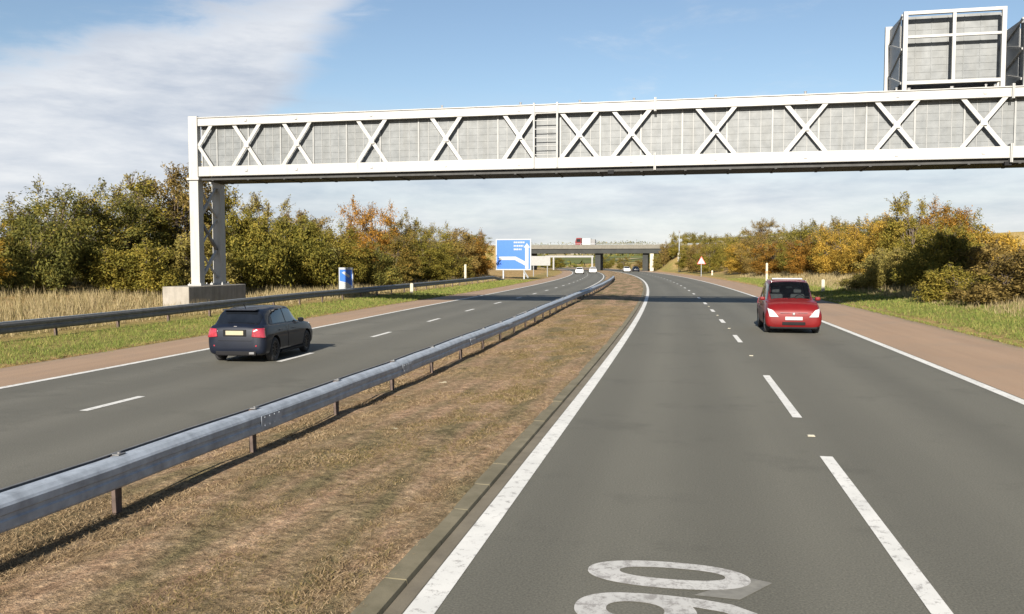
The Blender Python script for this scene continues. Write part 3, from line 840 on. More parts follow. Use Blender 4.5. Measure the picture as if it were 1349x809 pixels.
def window_across(root, name, cs, y_lo, y_hi, v_lo, mat, nu=14, nv=10):
    """windscreen or rear window: both halves in one mesh"""
    a, b = cs.patch((y_lo, v_lo), (y_lo, 9), (y_hi, 9), (y_hi, v_lo), nu=nu, nv=nv)
    m = MB(); m.v, m.f, m.m = a.v, a.f, a.m; m.add(b.v, b.f); return m.build(name, mat, root)
def mirror_arm(root, cs, y, z, w, mat):
    for sx in (-1, 1):
        m = MB(); m.box(sx*w-.0, sx*(w+.17), y-.06, y+.08, z, z+.115); o = m.build('wing_mirror', mat, root, bevel=.04)
        g = MB(); g.box(sx*w+sx*.02, sx*(w+.155), y-.067, y-.061, z+.02, z+.098); g.build('mirror_glass', M['glass'], o)

# dark hatchback seen from behind (front is +y)
st_dark = [
 (-2.10,.40,.60,.80,.56,.86,.40,0),(-2.06,.30,.74,.86,.69,.94,.50,0),(-1.98,.23,.83,.90,.76,.985,.55,0),(-1.86,.20,.865,.92,.80,1.05,.60,0),
 (-1.62,.19,.88,.93,.815,1.345,.575,1),(-1.30,.19,.885,.925,.82,1.40,.59,1),(-.5,.18,.885,.915,.825,1.435,.60,1),(.25,.18,.885,.90,.825,1.40,.585,1),
 (.98,.18,.885,.885,.82,.975,.6,0),(1.5,.18,.875,.845,.80,.915,.6,0),(1.85,.20,.84,.79,.74,.83,.55,0),(2.0,.24,.76,.71,.66,.745,.5,0),(2.08,.34,.62,.62,.55,.64,.4,0)]
def spec_dark(root, cs, parts):
    g = M['glass']
    window_across(root, 'rear_window', cs, -1.905, -1.66, 6.72, g)
    window_across(root, 'windscreen', cs, .92, .30, 6.95, g)
    parts('side_window', g, ((-1.28,6.12),(-.36,6.12),(-.40,6.93),(-1.18,6.93)))
    parts('side_window', g, ((-.28,6.12),(.74,6.12),(.34,6.9),(-.32,6.93)))
    decal(root, 'tail_light', M['lamp_red'], ((.85,.66),(.50,.69),(.53,.885),(.80,.905)), front=False)
    parts('headlight', M['lamp_clear'], ((1.72,4.5),(1.98,4.4),(1.95,5.3),(1.70,5.3)), offs=.012)
    # tailgate furniture
    boxpart(root, 'number_plate', M['plate_y'], (-.26,.26,-2.128,-2.110,.735,.845), bev=.004)
    boxpart(root, 'plate_recess', M['black'], (-.34,.34,-2.113,-2.098,.70,.872))
    boxpart(root, 'badge', M['chrome'], (-.05,.05,-2.055,-2.03,.905,.965))
    boxpart(root, 'spoiler', M['paint_dark'], (-.50,.50,-1.80,-1.55,1.345,1.378), bev=.015)
    boxpart(root, 'rear_diffuser', M['black'], (-.60,.60,-2.075,-1.95,.20,.33), bev=.03)
    boxpart(root, 'exhaust_pipe', M['galv_dark'], (.40,.56,-2.10,-2.0,.235,.30), bev=.02)
    m = MB()
    m.box(-.5,.5,-2.112,-2.10,.585,.592); m.build('tailgate_seam', M['black'], root)
    for sx in (-1, 1):
        b = MB(); b.box(sx*.55-.09, sx*.55+.09, -2.095, -2.07, .44, .485); b.build('rear_reflector', M['lamp_red'], root, bevel=.01)
        b = MB(); b.box(sx*.892-.012, sx*.892+.012, -.95, -.78, .79, .815); b.build('door_handle', M['paint_dark'], root, bevel=.006)
        b = MB(); b.box(sx*.893-.012, sx*.893+.012, .05, .22, .775, .80); b.build('door_handle', M['paint_dark'], root, bevel=.006)
        b = MB(); b.box(sx*.889-.004, sx*.889+.004, -.335, -.325, .30, .90); b.build('door_seam', M['black'], root)
        b = MB(); b.box(sx*.86-.03, sx*.86+.03, -.85, .95, .175, .25); b.build('side_skirt', M['black'], root, bevel=.02)
    mirror_arm(root, cs, .70, .92, .80, M['paint_dark'])
    b = MB(); b.cyl((0,-1.35,1.40),(0,-1.50,1.50),.012,.006,n=8); b.build('aerial', M['black'], root)
dark = make_car('hatchback_car', 'dark blue-black hatchback driving away with red tail lights glowing on the left carriageway', st_dark, (-1.30, 1.28), .315, .775, M['paint_dark'], M['rim_dark'], spec_dark)
dark['label'] = 'dark blue-black hatchback driving away beyond the central barrier, seen from behind'
dark.location = (-10.55, 19.75, 0.0); dark.rotation_euler = (0, 0, math.radians(5)); dark.scale = (.84, .83, .93)

# red tall hatchback seen from the front
st_red = [
 (-1.88,.40,.62,.85,.58,.92,.45,0),(-1.84,.30,.76,.93,.70,1.02,.55,0),(-1.76,.23,.84,.97,.77,1.08,.58,0),(-1.60,.20,.865,.985,.80,1.48,.60,1),
 (-1.2,.20,.875,.985,.805,1.60,.61,1),(-.4,.19,.88,.975,.81,1.635,.615,1),(.28,.19,.88,.965,.81,1.585,.60,1),
 (1.06,.19,.88,.95,.80,1.045,.6,0),(1.36,.19,.88,.92,.79,.99,.6,0),(1.62,.18,.88,.85,.77,.92,.58,0),(1.77,.18,.87,.77,.75,.82,.55,0),(1.86,.20,.81,.69,.70,.72,.5,0),(1.90,.30,.70,.60,.62,.62,.42,0)]
def spec_red(root, cs, parts):
    g = M['glass']
    window_across(root, 'windscreen', cs, 1.01, .33, 6.72, M['clear_glass'])
    window_across(root, 'rear_window', cs, -1.74, -1.62, 6.8, g)
    parts('side_window', g, ((-1.30,6.12),(-.36,6.12),(-.40,6.93),(-1.22,6.93)))
    parts('side_window', g, ((-.28,6.12),(.80,6.12),(.40,6.9),(-.32,6.93)))
    body = [c for c in root.children if c.name.split('.')[0] == 'body'][0]
    bm = bmesh.new(); bm.from_mesh(body.data)
    dele = [f for f in bm.faces if .37 < f.calc_center_median().y < .97 and abs(f.calc_center_median().x) < .62 and f.calc_center_median().z > 1.0 and f.normal.y > .25 and f.normal.z > .2]
    bmesh.ops.delete(bm, geom=dele, context='FACES'); bm.to_mesh(body.data); bm.free()
    b = MB(); b.box(-.66,.66,.62,1.02,.80,.985); b.box(-.66,.66,.55,.72,.90,1.02); b.build('dashboard', M['trim'], root, bevel=.04)
    b = MB()
    for k in range(20):
        a0, a1 = 2*PI*k/20, 2*PI*(k+1)/20
        b.bar((-.36+.18*math.cos(a0), .44-.07*math.sin(a0), .985+.17*math.sin(a0)), (-.36+.18*math.cos(a1), .44-.07*math.sin(a1), .985+.17*math.sin(a1)), .03, .03, (0,1,0))
    b.bar((-.52,.44,.985), (-.20,.44,.985), .04, .03, (0,1,0)); b.build('steering_wheel', M['black'], root)
    for sx in (-.36, .36):
        b = MB(); b.poly([(sx-.24,-.10,.55),(sx-.24,-.22,1.16),(sx+.24,-.22,1.16),(sx+.24,-.10,.55)], (0,-.14,0)); se = b.build('seat', M['seat'], root, bevel=.06)
        b = MB(); b.box(sx-.13, sx+.13, -.34, -.24, 1.19, 1.38); b.build('headrest', M['seat'], se, bevel=.04)
    b = MB(); b.box(-.10,.10,.40,.43,1.36,1.42); b.build('rear_view_mirror', M['black'], root, bevel=.01)
    b = MB(); b.box(.10,.36,.66,.86,1.021,1.032); b.build('pale_dash_item', M['litter'], root)  # thin pale slab on top of the dashboard
    decal(root, 'headlight', M['lamp_clear'], ((.745,.52),(.46,.515),(.64,.71),(.80,.775)))
    parts('tail_light', M['lamp_red'], ((-1.83,4.3),(-1.65,4.3),(-1.65,5.3),(-1.82,5.5)), offs=.012)
    # front furniture
    boxpart(root, 'number_plate', M['plate_w'], (-.265,.265,1.915,1.932,.43,.53), bev=.004)
    boxpart(root, 'grille', M['black'], (-.42,-.07,1.83,1.899,.575,.635), (.07,.42,1.83,1.899,.575,.635), bev=.012)
    boxpart(root, 'badge', M['chrome'], (-.05,.05,1.84,1.908,.565,.65), bev=.02)
    boxpart(root, 'grille_bar', M['chrome'], (-.44,.44,1.835,1.896,.645,.657), bev=.006)
    boxpart(root, 'lower_intake', M['black'], (-.36,.36,1.86,1.912,.27,.37), bev=.015)
    boxpart(root, 'front_lip', M['black'], (-.74,.74,1.66,1.87,.15,.235), bev=.03)
    for sx in (-1, 1):
        b = MB(); b.box(sx*.60-.075, sx*.60+.075, 1.80, 1.862, .35, .43); fo = b.build('fog_light', M['black'], root, bevel=.02)
        b = MB(); b.cyl((sx*.60,1.855,.39),(sx*.60,1.872,.39),.034,n=14); b.build('fog_lens', M['lamp_clear'], fo)
        b = MB(); b.box(sx*.884-.012, sx*.884+.012, -.95, -.78, .83, .855); b.build('door_handle', M['paint_red'], root, bevel=.006)
        b = MB(); b.box(sx*.885-.012, sx*.885+.012, .0, .18, .82, .845); b.build('door_handle', M['paint_red'], root, bevel=.006)
        b = MB(); b.box(sx*.883-.004, sx*.883+.004, -.335, -.325, .30, .94); b.build('door_seam', M['black'], root)
        # wipers
        b = MB(); b.bar((sx*.12-.02, 1.04, 1.055), (sx*.12-.5, .93, 1.135), .015, .015); b.build('wiper', M['black'], root)
    mirror_arm(root, cs, .74, .985, .80, M['paint_red'])
    boxpart(root, 'roof_highlight', M['plate_w'], (-.50,.50,-.36,-.12,1.632,1.678), bev=.015)  # pale slab across the roof, standing in for the sky's reflection
    b = MB()
    for sx in (-1, 1): b.bar((sx*.56,.2,1.60),(sx*.56,-1.35,1.60),.03,.03)
    b.build('roof_rail', M['chrome'], root)
red = make_car('hatchback_car', 'red tall hatchback coming towards us in the lane beside the right hard shoulder', st_red, (-1.20, 1.20), .30, .765, M['paint_red'], M['rim'], spec_red)
red.scale = (1.04, 1.0, 1.10)
red.location = (3.66, 31.2, 0.0); red.rotation_euler = (0, 0, PI)

# far white cars: the same kind of shell, lighter
def far_car(X, Y, rz, paint, label):
    cs = CarShape(st_dark); A, F = cs.body(ny=30, sub=2)
    root = empty('far_car', (X, Y, 0), rz); tag(root, label, 'car', 'cars far along the motorway')
    me = bpy.data.meshes.new('body'); me.from_pydata(A.tolist(), [], F); me.polygons.foreach_set('use_smooth', [True]*len(F))
    link_mesh('body', me, paint, root)
    window_across(root, 'rear_window', cs, -1.905, -1.66, 6.72, M['glass'], 6, 4)
    window_across(root, 'windscreen', cs, .92, .30, 6.95, M['glass'], 6, 4)
    for m in cs.patch((-1.28,6.12),(.74,6.12),(.34,6.9),(-1.18,6.93), nu=8, nv=4): m.build('side_window', M['glass'], root)
    for wy in (-1.30, 1.28):
        for sx in (-1, 1):
            t = MB(); t.cyl((sx*.70,wy,.315),(sx*.90,wy,.315),.315,n=18); t.build('wheel', M['tyre'], root)
    return root
def carx(u, Y): return float(pos(u, Y))
far_car(carx(-11.2, 176), 176, math.radians(6), M['paint_white'], 'small white car in the nearside lane before the overbridge, nearest the white sign')
far_car(carx(-8.2, 190), 190, math.radians(7), M['paint_white'], 'small white car overtaking beside the central barrier near the dark bridge pier')
far_car(carx(0.2, 214), 214, PI+math.radians(8), M['paint_white'], 'small white car approaching beneath the overbridge on the right carriageway')
far_car(carx(3.6, 226), 226, PI+math.radians(8), M['paint_dark'], 'small dark car in the shade beneath the right span of the overbridge')

# ------------------------------------------------------------------ overbridge
BY = 240
br = empty('overbridge', (0, BY, 0)); tag(br, 'low grey concrete road overbridge crossing the motorway in the distance', 'bridge')
b = MB(); b.box(-72, 9, 0, 10, 5.05, 6.35)
b.build('deck', M['beam_shade'], br)
for yy in (-.35, 9.9):
    b = MB(); b.box(-72, 9, yy, yy+.45, 6.352, 7.50)
    for xx in np.arange(-71, 9, 3.0): b.box(xx, xx+.05, yy-.03, yy+.0, 6.36, 7.49)
    b.build('parapet', M['deck'], br)
    b = MB(); b.box(-72, 9, yy+.1, yy+.2, 7.75, 7.82)
    for xx in np.arange(-71, 9, 3.0): b.box(xx, xx+.08, yy+.11, yy+.19, 7.50, 7.75)
    b.build('handrail', M['galv'], br)
for xx in (-44.0, -24.1, -10.6):
    b = MB(); b.box(xx-.75, xx+.75, 1.0, 9.0, -.3, 5.048); b.build('pier', M['beam_shade'], br)
b = MB(); b.box(-9.2, -8.2, .2, 1.2, -.2, 5.047); b.build('pier', M['post_white'], br)
for x0, x1 in ((-56,-53),(-1.5,1.0)):
    b = MB(); b.box(x0, x1, .5, 9.5, -.5, 5.046); b.build('abutment', M['deck'], br)

lr = empty('lorry', (-27.9, BY+3.0, 6.36)); tag(lr, 'red and white lorry crossing the overbridge', 'lorry')
b = MB(); b.poly([(-2.9,-1,.75),(-2.9,-1,2.1),(-2.55,-1,3.2),(-1.1,-1,3.2),(-1.1,-1,.75)], (0,2.2,0)); b.build('cab', M['paint_red'], lr, bevel=.05)
b = MB(); b.box(-2.5,-1.35,-1.02,-1.0,2.0,2.85); b.build('cab_window', M['glass'], lr)
b = MB(); b.box(-.9,1.6,-1,1.2,1.15,3.05); b.build('load_box', M['sign_white'], lr, bevel=.04)
b = MB(); b.box(1.66,2.9,-.95,1.15,1.15,2.75); b.build('load_crate', M['galv_dark'], lr, bevel=.03)
b = MB(); b.box(-1.1,3.0,-.9,1.1,.75,1.14); b.build('chassis', M['paint_red'], lr)
for xx in (-2.1, .9, 2.1):
    for yy in (-.9, .85):
        b = MB(); b.cyl((xx,yy-.12,.5),(xx,yy+.12,.5),.5,n=18); b.build('wheel', M['tyre'], lr)

# white portal gantry beyond the bridge
pg = empty('sign_gantry', (0, 272, 0)); tag(pg, 'distant plain white portal gantry seen under the left span of the overbridge', 'gantry')
b = MB(); b.box(-44.5,-28.6,0,.5,4.1,4.7); b.build('beam', M['deck_pale'], pg)
for xx in (-42.0, -29.3):
    b = MB(); b.box(xx,xx+.5,0,.5,-.2,4.1); b.build('post', M['deck_pale'], pg)

# ------------------------------------------------------------------ signs
sg = empty('direction_sign', (-23.95, 118, .2)); tag(sg, 'large blue motorway direction sign with white border and arrow band, before the overbridge', 'direction sign')
W, Z0, Z1 = 2.6, 1.12, 5.6
b = MB(); b.box(-W,W,.0,.06,Z0,Z1); b.build('sign_board', M['sign_blue'], sg, bevel=.01)
b = MB()
b.box(-W,W,-.02,-.002,Z1-.16,Z1); b.box(-W,W,-.02,-.002,Z0,Z0+.16); b.box(-W,-W+.16,-.02,-.002,Z0+.16,Z1-.16); b.box(W-.16,W,-.02,-.002,Z0+.16,Z1-.16)
b.build('border', M['sign_white'], sg)
b = MB()
b.box(1.72,2.22,-.022,-.003,Z0+.20,Z1-1.25); b.poly([(1.5,-.022,Z1-1.25),(1.97,-.022,Z1-.6),(2.44,-.022,Z1-1.25)], (0,.018,0))
b.poly([(1.72,-.024,Z0+.65),(1.72,-.024,Z0+1.25),(.35,-.024,Z0+1.95),(-2.1,-.024,Z0+1.95),(-2.1,-.024,Z0+1.45),(.2,-.024,Z0+1.45)], (0,.018,0))
b.build('route_arrow', M['sign_white'], sg)
b = MB()
for zz, x0, x1 in ((Z1-.62,.05,1.7),(Z1-1.12,.05,1.45),(Z1-1.62,.05,1.2)):
    x = x0
    while x < x1-.1:
        w = random.uniform(.16,.34); b.box(x, min(x+w,x1), -.02, -.002, zz, zz+.24); x += w+.07
b.build('lettering', M['sign_white'], sg)
for xx in (-1.5, 1.55):
    b = MB(); b.box(xx-.09,xx+.09,.065,.25,-.6,Z1-.3); b.build('post', M['galv'], sg)
b = MB(); b.bar((1.55,-.05,.95),(2.35,-.9,.02),.10,.22); b.build('prop', M['sign_white'], sg)

sb = empty('information_sign', (-23.55, 56, .1)); tag(sb, 'small upright blue and white sign behind the left verge barrier', 'road sign')
b = MB(); b.box(-.54,.54,0,.04,.28,1.95); b.build('sign_board', M['sign_blue'], sb, bevel=.02)
b = MB(); b.box(-.54,.54,-.014,-.002,1.80,1.95); b.box(-.54,-.47,-.014,-.002,.28,1.80); b.box(.47,.54,-.014,-.002,.28,1.80); b.box(-.47,.47,-.014,-.002,.28,.36); b.build('border', M['sign_white'], sb)
b = MB(); b.poly([(-.47,-.018,.36),(.47,-.018,.36),(.47,-.018,.62),(.1,-.018,.88),(-.47,-.018,1.0)], (0,.012,0))
b.poly([(-.32,-.018,1.58),(-.12,-.018,1.68),(.32,-.018,1.36),(.22,-.018,1.22)], (0,.012,0)); b.build('lettering', M['sign_white'], sb)
for xx in (-.3,.3):
    b = MB(); b.cyl((xx,.07,-.3),(xx,.07,1.8),.035,n=10); b.build('post', M['galv'], sb)
    
ws = empty('notice_board', (-23.75, 140, .1)); tag(ws, 'wide plain pale board on dark posts just right of the big blue sign', 'road sign')
b = MB(); b.box(-1.7,1.7,0,.06,1.8,3.4); b.build('sign_board', M['deck_pale'], ws, bevel=.01)
for xx in (-1.2,1.2):
    b = MB(); b.box(xx-.08,xx+.08,.065,.2,-.5,3.3); b.build('post', M['galv_dark'], ws)

ts = empty('warning_sign', (3.12, 150, .9)); tag(ts, 'small white triangular warning sign on the right verge by the trees', 'road sign')
b = MB(); b.poly([(-.74,0,1.25),(.74,0,1.25),(0,0,2.6)], (0,.04,0)); b.build('sign_plate', M['sign_red'], ts)
b = MB(); b.poly([(-.62,-.012,1.32),(.62,-.012,1.32),(0,-.012,2.44)], (0,.010,0)); b.build('sign_face', M['sign_white'], ts)
b = MB(); b.cyl((0,.08,-1.4),(0,.08,2.3),.05,n=10); b.build('post', M['galv'], ts)

def marker(X, Y, z, h, w, label, refl=True, name='marker_post'):
    r = empty(name, (X, Y, z)); tag(r, label, 'marker post', 'marker posts on the verges')
    b = MB(); b.box(-w/2,w/2,-.03,.03,-.2,h-.05); b.poly([(-w/2,-.03,h-.05),(w/2,-.03,h-.05),(w/2*.6,-.03,h),(-w/2*.6,-.03,h)], (0,.06,0)); b.build('post', M['post_white'], r, bevel=.01)
    if refl:
        b = MB(); b.box(-w/2*.7,w/2*.7,-.042,-.032,h*.52,h*.64); b.build('reflector', M['reflector'], r)
    b = MB(); b.box(-w/2-.06,w/2+.06,-.09,.09,-.15,.04); b.build('foot', M['post_white'], r)
marker(-25.04, 95, .15, 2.05, .26, 'tall white post standing just behind the far end of the left barrier', False)
marker(-20.05, 60.2, .03, .82, .24, 'short cream post in front of the left barrier beside the gantry shadow', False)
marker(8.30, 88, .12, 2.25, .20, 'tall white post with an orange band above the red car roof')
marker(10.45, 67, .18, .95, .24, 'short white post on the right verge beside the shaded bush', False)
marker(4.98, 150, .2, .85, .26, 'tiny far post with red reflector on the right verge below the triangle sign')

cp = empty('camera_pole', (-.95, 200, 0)); tag(cp, 'slim tall grey pole with a pale cabinet beside the right end of the overbridge', 'pole')
b = MB(); b.cyl((0,0,-.3),(0,0,9.8),.13,.07,n=12); b.build('pole', M['galv'], cp)
b = MB(); b.box(-.32,.32,-.25,.25,2.3,4.6); b.build('cabinet', M['post_white'], cp, bevel=.03)
b = MB(); b.box(-.2,.2,-.5,.2,9.5,9.9); b.build('camera_head', M['galv_dark'], cp)

# ------------------------------------------------------------------ trees
def leaf_quads(P, N, size, rngl):
    n = len(P)
    a = np.cross(N, rngl.normal(size=(n,3))); a /= np.linalg.norm(a,axis=1)[:,None]+1e-9
    b = np.cross(N, a)
    s = (size*rngl.uniform(.6,1.35,n))[:,None]
    asp = rngl.uniform(.5,.85,n)[:,None]
    V = np.stack([P-a*s, P+b*s*asp*.55-a*s*.1, P+a*s, P-b*s*asp*.55+a*s*.1], 1)
    V[:,1] += N*s*.18; V[:,3] += N*s*.18
    return V.reshape(-1,3)
def quads_mesh(name, V):
    n = len(V)//4; me = bpy.data.meshes.new(name)
    me.vertices.add(len(V)); me.vertices.foreach_set('co', V.astype(np.float32).ravel())
    me.loops.add(len(V)); me.loops.foreach_set('vertex_index', np.arange(len(V), dtype=np.int32))
    me.polygons.add(n); me.polygons.foreach_set('loop_start', np.arange(0, len(V), 4, dtype=np.int32))
    me.update(calc_edges=True); me.validate(); return me
def tris_mesh(name, V):
    n = len(V)//3; me = bpy.data.meshes.new(name)
    me.vertices.add(len(V)); me.vertices.foreach_set('co', V.astype(np.float32).ravel())
    me.loops.add(len(V)); me.loops.foreach_set('vertex_index', np.arange(len(V), dtype=np.int32))
    me.polygons.add(n); me.polygons.foreach_set('loop_start', np.arange(0, len(V), 3, dtype=np.int32))
    me.update(calc_edges=True); me.validate(); return me

def crown_shape(seed, H, W, low, nclump, nleaf, size, peaks=3, twigs=40):
    """a tree at nominal size: returns crown mesh and limb mesh builder"""
    r = np.random.default_rng(seed)
    # several overlapping lobes give an uneven outline
    lobes = [(0, 0, low+(H-low)*.46, W*.43, (H-low)*.5)]
    for k in range(peaks):
        a = r.uniform(0, 2*PI); d = r.uniform(.15,.32)*W; hh = r.uniform(.62,1.0)*(H-low)
        lobes.append((d*math.cos(a), d*math.sin(a), low+hh*.55, W*r.uniform(.2,.3), hh*.45))
    for k in range(3):
        a = 2*PI*k/3+r.uniform(0,1.5); lobes.append((W*.30*math.cos(a), W*.30*math.sin(a), low+H*.17, W*.22, H*.17))
    C_ = []; 
    while len(C_) < nclump:
        L = lobes[r.integers(len(lobes))]
        v = r.normal(size=3); v /= np.linalg.norm(v); rad = r.uniform(.45,1)**.5
        p = np.array([L[0]+v[0]*L[3]*rad, L[1]+v[1]*L[3]*rad, L[2]+v[2]*L[4]*rad])
        if p[2] > low*.6: C_.append(p)
    C_ = np.array(C_)
    P = []; N = []
    for c in C_:
        rad = r.uniform(.07,.135)*W
        v = r.normal(size=(nleaf,3)); v /= np.linalg.norm(v,axis=1)[:,None]
        rr = rad*r.uniform(.25,1.15,nleaf)[:,None]
        P.append(c+v*rr*np.array([1.1,1.1,.8])); N.append(v*.7+r.normal(size=(nleaf,3))*.5+np.array([0,0,.25]))
    # ragged single leaves along the outer twigs
    P = np.concatenate(P); N = np.concatenate(N); 
    tb = MB(); tips = []
    ends = [C_[q] for q in np.argsort(-C_[:,2]-r.uniform(0,H*.45,len(C_)))[:14]]
    for k in range(twigs):
        c = ends[k % len(ends)]
        o = c-np.array([0,0,H*.45]); o /= np.linalg.norm(o)+1e-9
        d = o*.7+np.array([0,0,.7])+r.normal(size=3)*.38; d /= np.linalg.norm(d)
        ln = r.uniform(.08,.20)*H*.8
        e = c+d*ln
        tb.cyl(c, e, .022, .005, n=4)
        for q in range(3):
            t = r.uniform(.35,.9); s_ = c+d*ln*t; dd = d+r.normal(size=3)*.5; dd /= np.linalg.norm(dd)
            tb.cyl(s_, s_+dd*ln*.35, .010, .003, n=3); tips.append(s_+dd*ln*.3)
        for q in range(8): tips.append(c+d*ln*r.uniform(.2,1)+r.normal(size=3)*.09)
    tips = np.array(tips)
    P = np.concatenate([P, tips]); N = np.concatenate([N, r.normal(size=(len(tips),3))])
    P[:,2] = np.maximum(P[:,2], .05)
    N /= np.linalg.norm(N,axis=1)[:,None]+1e-9
    me = quads_mesh('crown', leaf_quads(P, N, size, r))
    # trunk and limbs
    lean = r.normal(size=2)*.15
    top = np.array([lean[0], lean[1], low+(H-low)*.55])
    tb.cyl((0,0,-.5), tuple(top*.45), .13*H/8, .095*H/8, n=9); tb.cyl(tuple(top*.45), tuple(top), .095*H/8, .04*H/8, n=8)
    for c in ends:
        t = r.uniform(.25,.95); s_ = top*t
        mid = (s_+c)/2+np.array([0,0,.25]); tb.cyl(tuple(s_), tuple(mid), .05*H/8, .032*H/8, n=6); tb.cyl(tuple(mid), tuple(c), .032*H/8, .012*H/8, n=5)
    return me, tb

PROTO = {}
def proto(key, *a, **k):
    me, tb = crown_shape(*a, **k)
    me.materials.append(M['leaf_olive'])
    to = tb.build('limbs', M['bark']); tm = to.data; bpy.data.objects.remove(to)
    PROTO[key] = (me, tm)
proto('tree1', 3, 8.0, 6.0, .7, 175, 125, .104, 3, 70)
proto('tree2', 5, 8.0, 5.4, .5, 165, 125, .104, 4, 80)
proto('tree3', 9, 8.0, 6.6, .6, 185, 120, .105, 5, 70)
proto('tall',  12, 8.0, 4.4, .9, 140, 125, .098, 3, 110)
proto('bush1', 21, 4.0, 5.2, .15, 120, 110, .10, 4, 60)
proto('bush2', 25, 4.0, 4.6, .1, 110, 110, .10, 3, 60)
proto('dense', 31, 4.6, 7.0, .12, 230, 120, .105, 5, 90)
NOM = {'tree1':(8,6),'tree2':(8,5.4),'tree3':(8,6.6),'tall':(8,4.4),'bush1':(4,5.2),'bush2':(4,4.6),'dense':(4.6,7)}
def tree(X, Y, z, h, w, shape, kind, label, group, name='tree', cat='tree', rz=None):
    me, tm = PROTO[shape]; H, W = NOM[shape]
    r = empty(name, (X, Y, z), random.uniform(0, 2*PI) if rz is None else rz)
    r.scale = (w/W, w/W, h/H); tag(r, label, cat, group)
    c = bpy.data.objects.new('crown', me); COL.objects.link(c); c.parent = r
    c.material_slots[0].link = 'OBJECT'; c.material_slots[0].material = M['leaf_'+kind]
    t = bpy.data.objects.new('trunk', tm); COL.objects.link(t); t.parent = r
    return r
def uoff(X, Y):  # lateral road coordinate of a point well outside the lanes
    return X - float(off(Y)) + (0.9*float(ss(12,48,Y)) if X < -10 else 0)
def gh(X, Y): return float(height(np.array([uoff(X, Y)]), Y)[0])
GL = 'trees and bushes of the left roadside thicket'
GR = 'trees and bushes of the right roadside thicket'
DL = 'olive green tree filling the back of the thicket behind the left barrier'
LEFT = [ # X, Y, top, width, shape, kind, label
 (-33.6,33.0,5.2,5.0,'tree1','yellow','yellowing tree cut by the left edge of the photo beside the dry grass'),
 (-32.6,37.0,5.0,4.2,'bush1','dark','dark green bush under the yellowing tree at the left edge'),
 (-34.0,41.0,6.9,5.8,'tree3','dark','dark green rounded tree left of the brownish tall trees, above straw grass'),
 (-33.0,44.5,6.6,5.4,'tree2','dark','dull green tree between the dark rounded tree and the tall olive pair'),
 (-34.6,48.0,8.4,5.6,'tall','olive','tall feathery olive tree farther left of the gantry legs'),
 (-34.0,51.5,9.1,6.2,'tree2','brown','tall brown-olive tree just left of the gantry legs, reaching the beam'),
 (-32.9,54.0,8.7,5.6,'tree1','olive','olive tree directly behind the gantry legs'),
 (-29.6,46.0,4.4,5.6,'bush2','grey','grey-green bush behind the straw grass left of the plinth'),
 (-30.0,41.5,3.6,4.6,'bush1','olive','low olive bush in the straw grass between dark tree and plinth'),
 (-29.9,53.0,6.3,6.6,'dense','olive','big rounded olive bush right of the gantry legs'),
 (-29.2,59.5,6.2,6.4,'dense','olive','broad olive bush between the big rounded bush and the small blue sign'),
 (-28.4,66.0,5.7,5.6,'tree3','olive','olive-green tree rising behind the small blue sign'),
 (-33.4,63.0,8.3,4.6,'tall','grey','thin grey-green tree poking above the big rounded olive bush'),
 (-33.0,70.0,7.2,5.0,'tree2','brown','brownish tree top behind the broad olive bush'),
 (-27.0,70.0,3.6,5.0,'bush1','dark','dark low bush in shade right of the small blue sign'),
 (-30.6,80.0,8.7,6.0,'tree3','orange','tall orange autumn tree, tallest of the copse beyond the gantry'),
 (-27.4,77.0,5.5,5.2,'tree1','mixed','mixed olive and gold tree low in front of the tall orange tree'),
 (-29.2,86.0,7.6,5.6,'tree1','mixed','rusty olive tree right of the tallest orange tree'),
 (-26.8,86.0,5.0,5.0,'tree2','olive','olive tree in front of the rusty olive tree'),
 (-28.9,95.0,7.3,5.8,'tree3','olive','olive tree standing behind the tall white post'),
 (-27.2,97.0,4.6,4.8,'bush2','mixed','gold-olive bush beside the tall white post'),
 (-28.4,105.0,7.0,5.6,'tree2','brown','russet brown tree left of the last orange tree before the big blue sign'),
 (-28.3,114.0,6.7,5.2,'tree1','orange','orange-brown tree immediately left of the big blue sign'),
 (-31.2,122.0,6.4,5.6,'tree3','olive','olive tree half hidden behind the left edge of the big blue sign'),
]
for X, Y, top, w, sh, kind, lab in LEFT:
    z = gh(X, Y)-.1
    isb = 'bush' in lab
    tree(X, Y, z, top-z, w, sh, kind, lab, GL, 'bush' if isb else 'tree', 'bush' if isb else 'tree')
for i, (X, Y) in enumerate([(-38,42),(-39,50),(-38,58),(-37,66),(-36,74),(-34.5,88),(-34,98),(-33,110),(-40,36)]):
    z = gh(X, Y)-.1; tree(X, Y, z, 6.2+random.uniform(-.5,.5)-z, 6.4, ('tree1','tree3','tree2')[i%3], ('olive','dark','brown')[i%3] if i < 5 else 'olive', 'tree filling the shadowed back row of the left thicket behind the named trees', GL)
